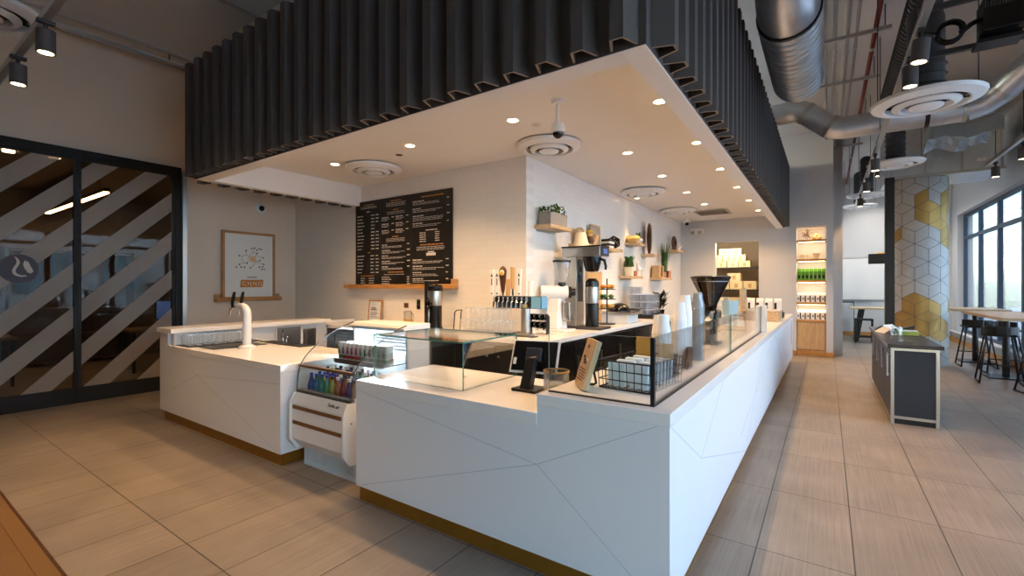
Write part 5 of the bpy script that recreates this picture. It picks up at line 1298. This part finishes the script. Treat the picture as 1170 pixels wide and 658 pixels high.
for j in range(-1, nrow):
    for i in range(ncol):
        cx = (i+.5*(j%2))*hw; cz = j*1.5*s_
        V6 = [(cx+s_*math.sin(PI/3*k), cz+s_*math.cos(PI/3*k)) for k in range(6)]
        for q in range(3):
            a, b, c = V6[(2*q)%6], V6[(2*q+1)%6], V6[(2*q+2)%6]; quad = [(cx,cz),a,b,c]
            mx_ = sum(p[0] for p in quad)/4; mz_ = sum(p[1] for p in quad)/4
            gold = (math.sin(mx_*3.1+mz_*2.3)+math.sin(mx_*1.7-mz_*3.7+1.2)+R.uniform(-1.1,1.1)) > .62
            g = .96; N = 6
            def lerp(p, q_, t_): return (p[0]+(q_[0]-p[0])*t_, p[1]+(q_[1]-p[1])*t_)
            Q = [lerp((mx_,mz_), p, g) for p in quad]; vs = []; fs = []
            if max(p[1] for p in Q) < .01 or min(p[1] for p in Q) > KH-.01: continue
            for y_ in range(N+1):
                l0, l1 = lerp(Q[0],Q[3],y_/N), lerp(Q[1],Q[2],y_/N)
                for x_ in range(N+1): vs.append(cyl_pt(*lerp(l0,l1,x_/N)))
            for y_ in range(N):
                for x_ in range(N): k = y_*(N+1)+x_; fs.append((k,k+N+1,k+N+2,k+1))
            w.add(vs, fs, 1 if gold else 0, True)
o = w.build('diamond_tiles', [M['marble'], M['gold']], t)

# ------------------------------------------------------------------ bar tables and stools by the window
def bar_table(x0, x1, y0, y1, px, py, lab):
    t = thing('bar_table', lab, 'table', ((x0+x1)/2,(y0+y1)/2,0))
    MB().box(x0,x1,y0,y1,1.02,1.065).build('tabletop', M['palewood'], t, True, .004)
    MB().tube([(px,py,.02),(px,py,1.02)], .045, 14).build('post', M['black'], t, True)
    MB().box(px-.25,px+.25,py-.25,py+.25,0,.02).build('foot_plate', M['black'], t, True, .004); MB().box(px-.2,px+.2,py-.2,py+.2,1.005,1.02).build('top_plate', M['black'], t, True)
bar_table(2.0,2.78,12.05,13.2,2.43,12.75,'pale wood bar table by the window, farther one with black post')
bar_table(1.98,2.72,9.0,11.35,2.42,10.8,'long pale wood bar table by the window, nearer one with black post')
def stool(x, y, rz, lab):
    t = thing('bar_stool', lab, 'stool', (x,y,0), rz, 'bar stools by the window')
    w = MB(); pts = [(-.19,-.19),(.19,-.19),(.21,.1),(.17,.19),(-.17,.19),(-.21,.1)]; w.prism(pts, 'z', .73, .765); w.build('seat', M['black'], t, False, .012)
    w = MB(); n_ = 10
    for k in range(n_):
        a0, a1 = PI*(.12+.76*k/n_), PI*(.12+.76*(k+1)/n_)
        w.add([(.2*math.cos(a0),.2*math.sin(a0)+.0,.765),(.2*math.cos(a1),.2*math.sin(a1),.765),(.22*math.cos(a1),.22*math.sin(a1),.765),(.22*math.cos(a0),.22*math.sin(a0),.765),(.2*math.cos(a0),.2*math.sin(a0),.88),(.2*math.cos(a1),.2*math.sin(a1),.88),(.22*math.cos(a1),.22*math.sin(a1),.88),(.22*math.cos(a0),.22*math.sin(a0),.88)], [(0,3,2,1),(4,5,6,7),(0,1,5,4),(2,3,7,6),(1,2,6,5),(3,0,4,7)])
    w.build('backrest', M['black'], t)
    for sx in (-1,1):
        for sy in (-1,1): MB().tube([(sx*.15,sy*.12,.73),(sx*.24,sy*.24,.012)], .012, 8).build('leg', M['black'], t)
        MB().tube([(sx*.24,-.26,.012),(sx*.24,.26,.012)], .012, 8).build('sled_rail', M['black'], t)
    MB().tube([(-.215,-.205,.25),(.215,-.205,.25)], .01, 8).build('footrest', M['black'], t)
stool(2.3,12.02,PI,'black metal bar stool tucked under the farther window table')
stool(2.2,10.15,PI*.97,'black metal bar stool at the left side of the nearer window table')
stool(2.5,9.35,PI*1.05,'black metal bar stool at the near end of the nearer window table')
stool(2.5,11.35,0,'black metal bar stool on the window side between the two tables')

# ------------------------------------------------------------------ back room table, whiteboard, side table
t = thing('meeting_table', 'pale wood high table with slanted black legs in the back room', 'table', (1.2,15.9,0))
MB().box(-.68,.68,-.4,.4,.88,.92).build('tabletop', M['palewood'], t, False, .004)
for sx in (-.42,.5):
    for sy in (-.3,.3): MB().prism([(sx-.17,0),(sx-.08,0),(sx+.06,.88),(sx-.05,.88)], 'y', sy-.03, sy+.03).build('leg', M['black'], t)
MB().box(-.55,.5,-.02,.02,.1,.15).build('cross_bar', M['black'], t)
def low_stool(x, y, lab):
    t = thing('square_stool', lab, 'stool', (x,y,0), 0, 'square stools in the back room')
    MB().box(-.2,.2,-.2,.2,.6,.64).build('seat', M['black'], t, False, .01)
    for sx in (-1,1):
        for sy in (-1,1): MB().box(sx*.18-.012,sx*.18+.012,sy*.18-.012,sy*.18+.012,0,.6).build('leg', M['black'], t)
    w = MB(); w.box(-.18,.18,-.19,-.17,.15,.17).box(-.18,.18,.17,.19,.15,.17); w.build('stretcher', M['black'], t)
low_stool(.8,15.35,'black square stool left of the back room table')
low_stool(1.45,15.35,'black square stool behind the black post in the back room')
t = thing('whiteboard', 'wide thin-framed whiteboard on the back room wall', 'whiteboard', (1.3,YB-.002,1.72))
MB().box(-.92,.92,-.02,0,-.62,.62).build('board_face', M['white'], t); w = MB(); w.box(-.94,.94,-.026,0,-.635,-.62).box(-.94,.94,-.026,0,.62,.635).box(-.94,-.92,-.026,0,-.62,.62).box(.92,.94,-.026,0,-.62,.62); w.build('frame', M['alu'], t)
MB().box(-.7,-.2,-.08,-.02,-.63,-.615).build('pen_tray', M['alu'], t)
t = thing('side_console', 'slim console with dark top and clear sides against the back room wall', 'console', (.5,16.9,0))
MB().box(-.16,.16,-.2,.2,1.02,1.05).build('console_top', M['black'], t); 
for sx in (-.15,.15): MB().box(sx-.008,sx+.008,-.19,.19,0,1.02).build('side_leg', M['glassedge'], t)
t = thing('wall_mirror', 'narrow gold-framed mirror on the side wall of the back room', 'mirror', (.285,15.5,1.9)); MB().box(0,.02,-.3,.3,-.6,.6).build('frame', M['brass'], t, False, .004); MB().box(.02,.022,-.26,.26,-.56,.56).build('mirror_glass', M['chrome'], t)

# ------------------------------------------------------------------ ducts under the ceiling
def spiral(parent_name, mb, p0, p1, r, pitch=.11, seg=28, name='duct_run', m=None, par=None):
    p0, p1 = Vector(p0), Vector(p1); L = (p1-p0).length; n_ = int(L/pitch); pts = []; rs = []
    for k in range(n_+1):
        for dt, dr in ((0,0),(.1,.0),(.16,.008),(.22,0)):
            tt = (k+dt)/n_
            if tt <= 1: pts.append(p0.lerp(p1, tt)); rs.append(r+dr*2)
    mb.tube(pts, rs, seg); return mb
t = thing('spiral_duct', 'big ribbed steel spiral duct hanging beside the felt baffles', 'duct', (-.29,5.6,4.0))
spiral('', MB(), (-.29,4.88,4.0), (-.29,6.62,4.0), .25).build('duct_run', M['galv'], t, True)
MB().tube([(-.29,4.86,4.0),(-.29,4.9,4.0)], .262, 28).build('black_collar', M['black'], t, True)
MB().tube([(-.29,4.42,4.36),(-.29,4.5,4.2),(-.29,4.62,4.06),(-.29,4.75,4.0),(-.29,4.9,4.0)], .247, 28).build('elbow', M['galv'], t, True)
w = MB(); spiral('', w, (-1.6,4.40,4.38), (.35,4.40,4.38), .24); w.build('cross_run', M['galv'], t, True)
w = MB(); w.tube([(.35,4.40,4.38),(.42,4.40,4.38)], .25, 24); w.build('end_cap', M['galv'], t, True)
t = thing('jogged_duct', 'smooth steel duct coming over the baffles, stepping down and running to the window', 'duct', (.5,8.6,3.9))
pts = [(-1.4,8.6,4.28),(-.45,8.6,4.28),(-.33,8.6,4.26),(-.25,8.6,4.2),(.0,8.6,3.98),(.09,8.6,3.92),(.2,8.6,3.9),(1.55,8.6,3.9)]
MB().tube(pts, .165, 24).build('duct_run', M['galv'], t, True)
MB().tube([(1.55,8.6,3.9),(1.72,8.56,3.94),(1.86,8.45,4.02),(1.98,8.28,4.14),(2.4,7.7,4.5)], .165, 24).build('elbow', M['galv'], t, True)
for p, q_ in (((-.29,8.6,4.235),(-.24,8.6,4.19)),((.02,8.6,3.97),(.07,8.6,3.93)),((1.5,8.6,3.9),(1.54,8.6,3.9)),((1.84,8.47,4.0),(1.88,8.43,4.04))): MB().tube([p,q_], .173, 24).build('joint_ring', M['alu'], t, True)
MB().tube([(1.12,8.6,3.9),(1.17,8.6,3.9)], .174, 24).build('black_strap', M['black'], t, True)
t = thing('flexible_duct', 'dull grey corrugated flexible duct running away under the ceiling', 'duct', (.79,7.5,4.28))
spiral('', MB(), (.79,5.4,4.3), (.79,9.3,4.27), .13, .09, 18).build('duct_run', M['galvdark'], t, True)
def big_diffuser(x, y, z, r, lab, neck=True):
    t = thing('ceiling_diffuser', lab, 'air diffuser', (x,y,z), 0, 'big round diffusers under the open ceiling'); diffuser(t, r, M['white'])
    if neck:
        w = MB(); spiral('', w, (0,0,.01), (0,0,.55), r*.33, .09, 20); w.tube([(0,0,.55),(0,0,.7),(0,.1,.8)], r*.33, 20); w.build('neck', M['galvdark'], t)
        w = MB()
        for a in (0,PI): w.tube([(r*.85*math.cos(a),r*.6*math.sin(a),.01),(r*.85*math.cos(a),r*.6*math.sin(a),CEIL-z)], .005, 6)
        w.build('hanger_rod', M['galvdark'], t)
big_diffuser(.75,5.65,3.22,.41,'largest round white diffuser hanging near the camera at the right')
big_diffuser(.95,10.05,3.58,.39,'second round white diffuser farther down the aisle, before the column')
big_diffuser(.75,13.3,3.6,.38,'third round white diffuser deep in the back room, left of the post')
big_diffuser(.7,15.0,3.6,.38,'farthest round white diffuser at the end of the back room')
t = thing('rectangular_duct', 'large rectangular sheet steel duct above the tiled column', 'duct', (1.75,12.0,4.0))
MB().box(.95,2.55,11.45,12.75,3.57,4.5).build('duct_body', M['galv'], t, True, .006)
w = MB()
for x in (1.0,1.5,2.0,2.5): w.box(x,x+.03,11.43,11.45,3.57,4.5)
w.box(.93,2.57,11.43,11.45,3.55,3.6); w.build('flange', M['alu'], t, True)
MB().box(2.2,2.32,11.425,11.43,3.72,3.78).build('white_label', M['paper'], t, True)
w = MB(); w.prism([(1.2,3.62),(2.5,3.9),(2.5,4.2),(1.5,4.05)], 'y', 10.4, 10.42); t2 = thing('hanging_insulation', 'crumpled silver foil insulation around the duct by the window', 'insulation', (1.9,10.4,3.9))
mb = MB(); R = random.Random(5); N = 12; vs = []
for a_ in range(N+1):
    for b_ in range(7): vs.append((1.4+.8*a_/N, 9.9+.9*b_/6, 3.95+.04*math.sin(a_*.7)+R.uniform(-.025,.025)-.1*abs(b_-3)/3))
fs = [(a_*7+b_, a_*7+b_+1, (a_+1)*7+b_+1, (a_+1)*7+b_) for a_ in range(N) for b_ in range(6)]
vs += [(v[0],v[1],v[2]+.22) for v in vs]; K = (N+1)*7
fs += [tuple(reversed([i+K for i in f])) for f in fs]
for a_ in range(N): fs += [(a_*7,(a_+1)*7,(a_+1)*7+K,a_*7+K),((a_+1)*7+6,a_*7+6,a_*7+6+K,(a_+1)*7+6+K)]
for b_ in range(6): fs += [(b_+1,b_,b_+K,b_+1+K),(N*7+b_,N*7+b_+1,N*7+b_+1+K,N*7+b_+K)]
mb.add(vs, fs); mb.build('foil_wrap', mat('silver foil', rgb(170,180,186), .42, .8, var=.1), t2, True)
# pipes and struts
for k, (x, z, r, m, lab) in enumerate(((-.02,4.62,.022,'pipe','pale conduit pipe nearest the felt baffles'),(.08,4.62,.022,'pipe','pale conduit pipe second from the baffles'),(.2,4.6,.028,'pipe','thick pale conduit pipe third from the baffles'),(.3,4.63,.018,'pipe','thin pale conduit pipe next to the red pipe'),(.48,4.58,.026,'copper_dull','dark red sprinkler pipe under the ceiling'))):
    t = thing('ceiling_pipe', lab+' running along the ceiling', 'pipe', (x,8.5,z)); MB().tube([(0,-3.5,0),(0,8.6,0)], r, 10).build('pipe_run', M[m], t)
    w = MB()
    for y in (-3,-1,2,5): w.tube([(0,y,0),(0,y+.06,0)], r*1.35, 10)
    w.build('coupling', M['alu'], t)
for k, y in enumerate((5.4,6.9,8.4,10.2,12.2)):
    t = thing('strut_channel', 'grey steel strut across the ceiling pipes, %s from the camera' % ordw(k+1), 'strut', (.2,y,4.5), 0, 'struts under the ceiling pipes'); MB().box(-.35,.42,-.02,.02,0,.04).build('channel', M['pipe'], t)
    for sx in (-.3,.36): MB().tube([(sx,0,.04),(sx,0,.3)], .006, 6).build('rod', M['galvdark'], t)
t = thing('ceiling_pipe', 'long pale pipe running across the ceiling by the left wall', 'pipe', (-7.6,2,4.62)); MB().tube([(0,-5,0),(0,2.6,0)], .04, 10).build('pipe_run', M['pipe'], t); w = MB(); w.tube([(0,.6,0),(0,.6,.18)], .008, 6); w.tube([(0,-1.5,0),(0,-1.5,.18)], .008, 6); w.build('hanger', M['galvdark'], t)
t = thing('ceiling_pipe', 'second thinner pipe beside the long one by the left wall', 'pipe', (-7.35,2,4.66)); MB().tube([(0,-5,0),(0,2.6,0)], .025, 10).build('pipe_run', M['pipe'], t); MB().tube([(0,-1.2,0),(0,-1.2,.14)], .008, 6).build('hanger', M['galvdark'], t)
for k, x in enumerate((-5.6,-3.95)):
    t = thing('ceiling_pipe', ('ceiling conduit above the left end of the baffles','ceiling conduit nearer the camera above the left floor')[k], 'pipe', (x,1,4.7)); MB().tube([(0,-4,0),(0,1.85,0)], .018, 8).build('pipe_run', M['pipe'], t); MB().tube([(0,0,0),(0,0,.1)], .008, 6).build('hanger', M['galvdark'], t)

# ------------------------------------------------------------------ track lights
def track_head(x, y, z, lab, grp, tilt=(0,0), e=40, h=.17, r=.055, lamp=True, col=WARM, ang=1.1):
    t = thing('track_spotlight', lab, 'spotlight', (x,y,z), 0, grp)
    q = Ry(tilt[0]) @ Rx(tilt[1])
    MB().lathe([(r*.8,-h/2+.004),(r,-h/2),(r,h/2),(0,h/2)], (0,0,0), 22, rot=q).build('lamp_body', mat('track grey', rgb(96,92,92), .45, .3), t)
    MB().lathe([(0,-h/2+.006),(r*.82,-h/2+.006),(r*.82,-h/2+.008)], (0,0,0), 20, rot=q).build('lens', M['lampwarm'], t)
    MB().tube([(0,0,h/2),(0,0,h/2+.05)], .014, 10).box(-.02,.02,-.05,.05,h/2+.05,h/2+.075).build('stem', M['galvdark'], t)
    if lamp:
        p = Vector((x,y,z)) + q @ Vector((0,0,-h/2-.01)); spot(p.x,p.y,p.z,e,ang,col,.7,.04, rot=q.to_euler())
def rail(p0, p1, lab, hang):
    p0, p1 = Vector(p0), Vector(p1); c = (p0+p1)/2; t = thing('light_track', lab, 'light track', c); a = (p1-p0).length/2
    if abs(p1.x-p0.x) > abs(p1.y-p0.y): MB().box(-a,a,-.025,.025,-.03,.03).build('rail', M['alu'], t, False, .003)
    else: MB().box(-.025,.025,-a,a,-.03,.03).build('rail', M['alu'], t, False, .003)
    for f in (-.75,hang,.7):
        d = (p1-p0)/2*f; MB().tube([(d.x,d.y,.03),(d.x,d.y,CEIL-c.z)], .006, 6).build('hanger_rod', M['galvdark'], t)
rail((-7.6,.86,3.5),(-2.4,.86,3.5),'grey light track hanging over the left floor',.2)
EL = 75
for k, (x, lab) in enumerate(((-4.78,'grey track spotlight over the left floor, second from the left wall'),(-5.72,'grey track spotlight over the left floor, nearest the left wall'))):
    track_head(x,.86,3.31,lab,'spotlights over the left floor',(0,0),EL,ang=1.35)
track_head(-3.2,.86,3.31,'grey track spotlight over the left floor, third from the left wall','spotlights over the left floor',(0,0),EL*.8,ang=1.35)
rail((.58,2.2,3.46),(.58,14.6,3.46),'long grey light track hanging along the right aisle',-.1)
for k, (y, tl) in enumerate(((3.3,.0),(4.6,.1),(5.12,.0),(8.55,.0),(10.35,0),(12.2,0))):
    track_head(.58,y,3.27,'grey track spotlight over the right aisle, %s from the camera' % ordw(k+1),'spotlights over the right aisle',(tl,0),62,ang=1.7)
rail((2.3,8.0,3.62),(2.3,11.3,3.62),'grey light track hanging by the window tables',-.1)
for k, y in enumerate((9.5,10.8)): track_head(2.3,y,3.39,'grey track spotlight by the window tables, %s' % ('nearer the camera','farther from the camera')[k],'spotlights by the window tables',(0,0),45)
t = thing('ceiling_diffuser', 'round white diffuser at the top left above the light track', 'air diffuser', (-5.41,.62,3.67)); diffuser(t, .36, M['white']); MB().tube([(0,0,.01),(0,0,CEIL-3.67)], .15, 18).build('neck', M['white'], t)
for k, y in enumerate((13.9,15.2,16.3)): track_head(1.15,y,CEIL-.16,'added grey spotlight brightening the back room, %s from the camera' % ordw(k+1),'added back room spotlights',(0,0),170,col=(1,.93,.85),ang=2.2)  # made-up spots, added to brighten the back room walls
# projector-like equipment on struts at the top right
t = thing('equipment_box', 'black equipment box with coiled cable hung on rails at the top right', 'equipment', (.95,5.12,3.5))
MB().box(.05,.3,-.1,.1,-.02,.24).build('box_body', M['blackgloss'], t, False, .01); MB().box(.02,.28,-.09,.09,-.1,-.07).build('lower_plate', M['black'], t)
w = MB()
for k in range(14): w.box(.06+k*.016,.068+k*.016,-.101,-.1,.16,.22)
w.build('vent_fins', M['galvdark'], t)
for y, z in ((-.08,.27),(.1,-.045)): MB().box(-.33,.36,y-.02,y+.02,z-.02,z+.02).build('support_rail', M['galvdark'], t)
w = MB(); w.tube([(-.12+.08*math.cos(k*.45),-.02+.01*k/6,.08+.08*math.sin(k*.45)) for k in range(44)], .014, 8); w.tube([(-.06,0,.05),(.0,0,.1),(.05,0,.12)], .02, 8); w.tube([(-.32,0,.12),(-.25,.02,.1),(-.18,.02,.08)], .02, 8); w.build('coiled_cable', M['blackgloss'], t)
for x in (-.26,.33): MB().tube([(x,-.08,.29),(x,-.08,CEIL-3.5)], .008, 6).build('rod', M['galvdark'], t)
for k, (x, y) in enumerate(((1.45,6.9),(1.95,7.2),(1.35,6.1))):
    t = thing('hanger_rod', 'thin threaded rod with bracket hanging from the ceiling at the right, %s from the window' % ordw((2,1,3)[k]), 'hanger', (x,y,4.2)); MB().tube([(0,0,0),(0,0,CEIL-4.2)], .008, 6).build('rod', M['galvdark'], t); w = MB(); w.box(-.06,.06,-.02,.02,-.12,-.1).box(-.06,.06,-.02,.02,-.01,.01).box(-.06,-.04,-.02,.02,-.1,-.01).box(.04,.06,-.02,.02,-.1,-.01); w.build('bracket', M['black'], t)
# ------------------------------------------------------------------ street outside the window
struct(MB().box(3.2, 40, -30, 50, -.25, -.12).build('ground_street', mat('pavement', rgb(150,152,156), .85, var=.1, vs=2)))
fac = mat('far facade', rgb(196,202,204), .8, var=.15, vs=1.2)
t = thing('street_building', 'grey blue building across the street seen through the window', 'building', (22,14,-.12))
MB().box(0,6,-22,26,0,9).build('facade', fac, t)
for k in range(12):
    f = MB().box(-.06,0,-20+k*3.8,-17.6+k*3.8,1.2,3.6).build('facade_window', M['concrete'], t); MB().box(-.08,-.06,-19.8+k*3.8,-17.8+k*3.8,1.35,3.45).build('pane', mat('street glass', rgb(150,176,186), .2, var=.2), f)
R = random.Random(31)
for k, (x, y, h) in enumerate(((7.2,15.5,5.2),(7.6,21,5.6),(6.6,11.3,4.8),(8.0,27,5.4))):
    t = thing('street_tree', 'leafy street tree outside the window, %s from the near end' % ordw((2,3,1,4)[k]), 'tree', (x,y,-.12), 0, 'street trees')
    MB().tube([(0,0,0),(.05,.05,h*.35),(0,.1,h*.6)], [.16,.12,.06], 10).build('trunk', M['darkwood'], t)
    leaf_plant(t, 420, 1.9, h*.6, M['leaf'], 40+k, .4, .5, h*.4)
def car(x, y, c, lab):
    t = thing('parked_car', lab, 'car', (x,y,-.12))
    w = MB(); w.prism([(-2.1,.35),(2.1,.35),(2.15,.7),(1.9,.88),(1.1,.95),(.5,1.42),(-1.0,1.45),(-1.7,1.0),(-2.1,.9)], 'x', -.85, .85); w.build('car_body', mat('car paint', rgb(*c), .25, .2), t, False, .06)
    w = MB(); w.prism([(1.0,.97),(.47,1.38),(-.95,1.41),(-1.55,1.02)], 'x', -.87, .87); w.build('car_windows', M['blackgloss'], t)
    for sy in (-1.3,1.3):
        for sx in (-.8,.8): MB().lathe([(0,-.1),(.33,-.1),(.33,.1),(0,.1)], (sx,sy,.33), 18, rot=Ry(PI/2)).build('wheel', M['black'], t)
car(11.5,17,(190,196,204),'silver parked car outside the window, nearer one'); car(11.6,23,(90,120,170),'blue parked car outside the window, farther one')

# ------------------------------------------------------------------ light and view
w = bpy.data.worlds.new('daylight'); S.world = w; w.use_nodes = True; nt = w.node_tree; nt.nodes.clear()
o = nt.nodes.new('ShaderNodeOutputWorld'); b = nt.nodes.new('ShaderNodeBackground'); sk = nt.nodes.new('ShaderNodeTexSky')
sk.sky_type = 'NISHITA'; sk.sun_disc = False; sk.sun_elevation = math.radians(38); sk.sun_rotation = math.radians(200); sk.air_density = 1.0; sk.dust_density = 2.0
b.inputs['Strength'].default_value = WORLD
mx = nt.nodes.new('ShaderNodeMix'); mx.data_type = 'RGBA'; mx.blend_type = 'MULTIPLY'; mx.inputs[0].default_value = 1; mx.inputs[7].default_value = (1.0,1.0,.98,1)
nt.links.new(sk.outputs[0], mx.inputs[6]); nt.links.new(mx.outputs[2], b.inputs[0]); nt.links.new(b.outputs[0], o.inputs[0])
S.view_settings.view_transform = 'Standard'; S.view_settings.look = 'None'; S.view_settings.gamma = 1; S.view_settings.use_curve_mapping = False
S.view_settings.exposure = EXPO
S.cycles.use_denoising = True
S.cycles.max_bounces = 10; S.cycles.diffuse_bounces = 4; S.cycles.glossy_bounces = 4; S.cycles.transparent_max_bounces = 24; S.cycles.transmission_bounces = 6
S.cycles.sample_clamp_indirect = 6; S.cycles.caustics_reflective = False; S.cycles.caustics_refractive = False
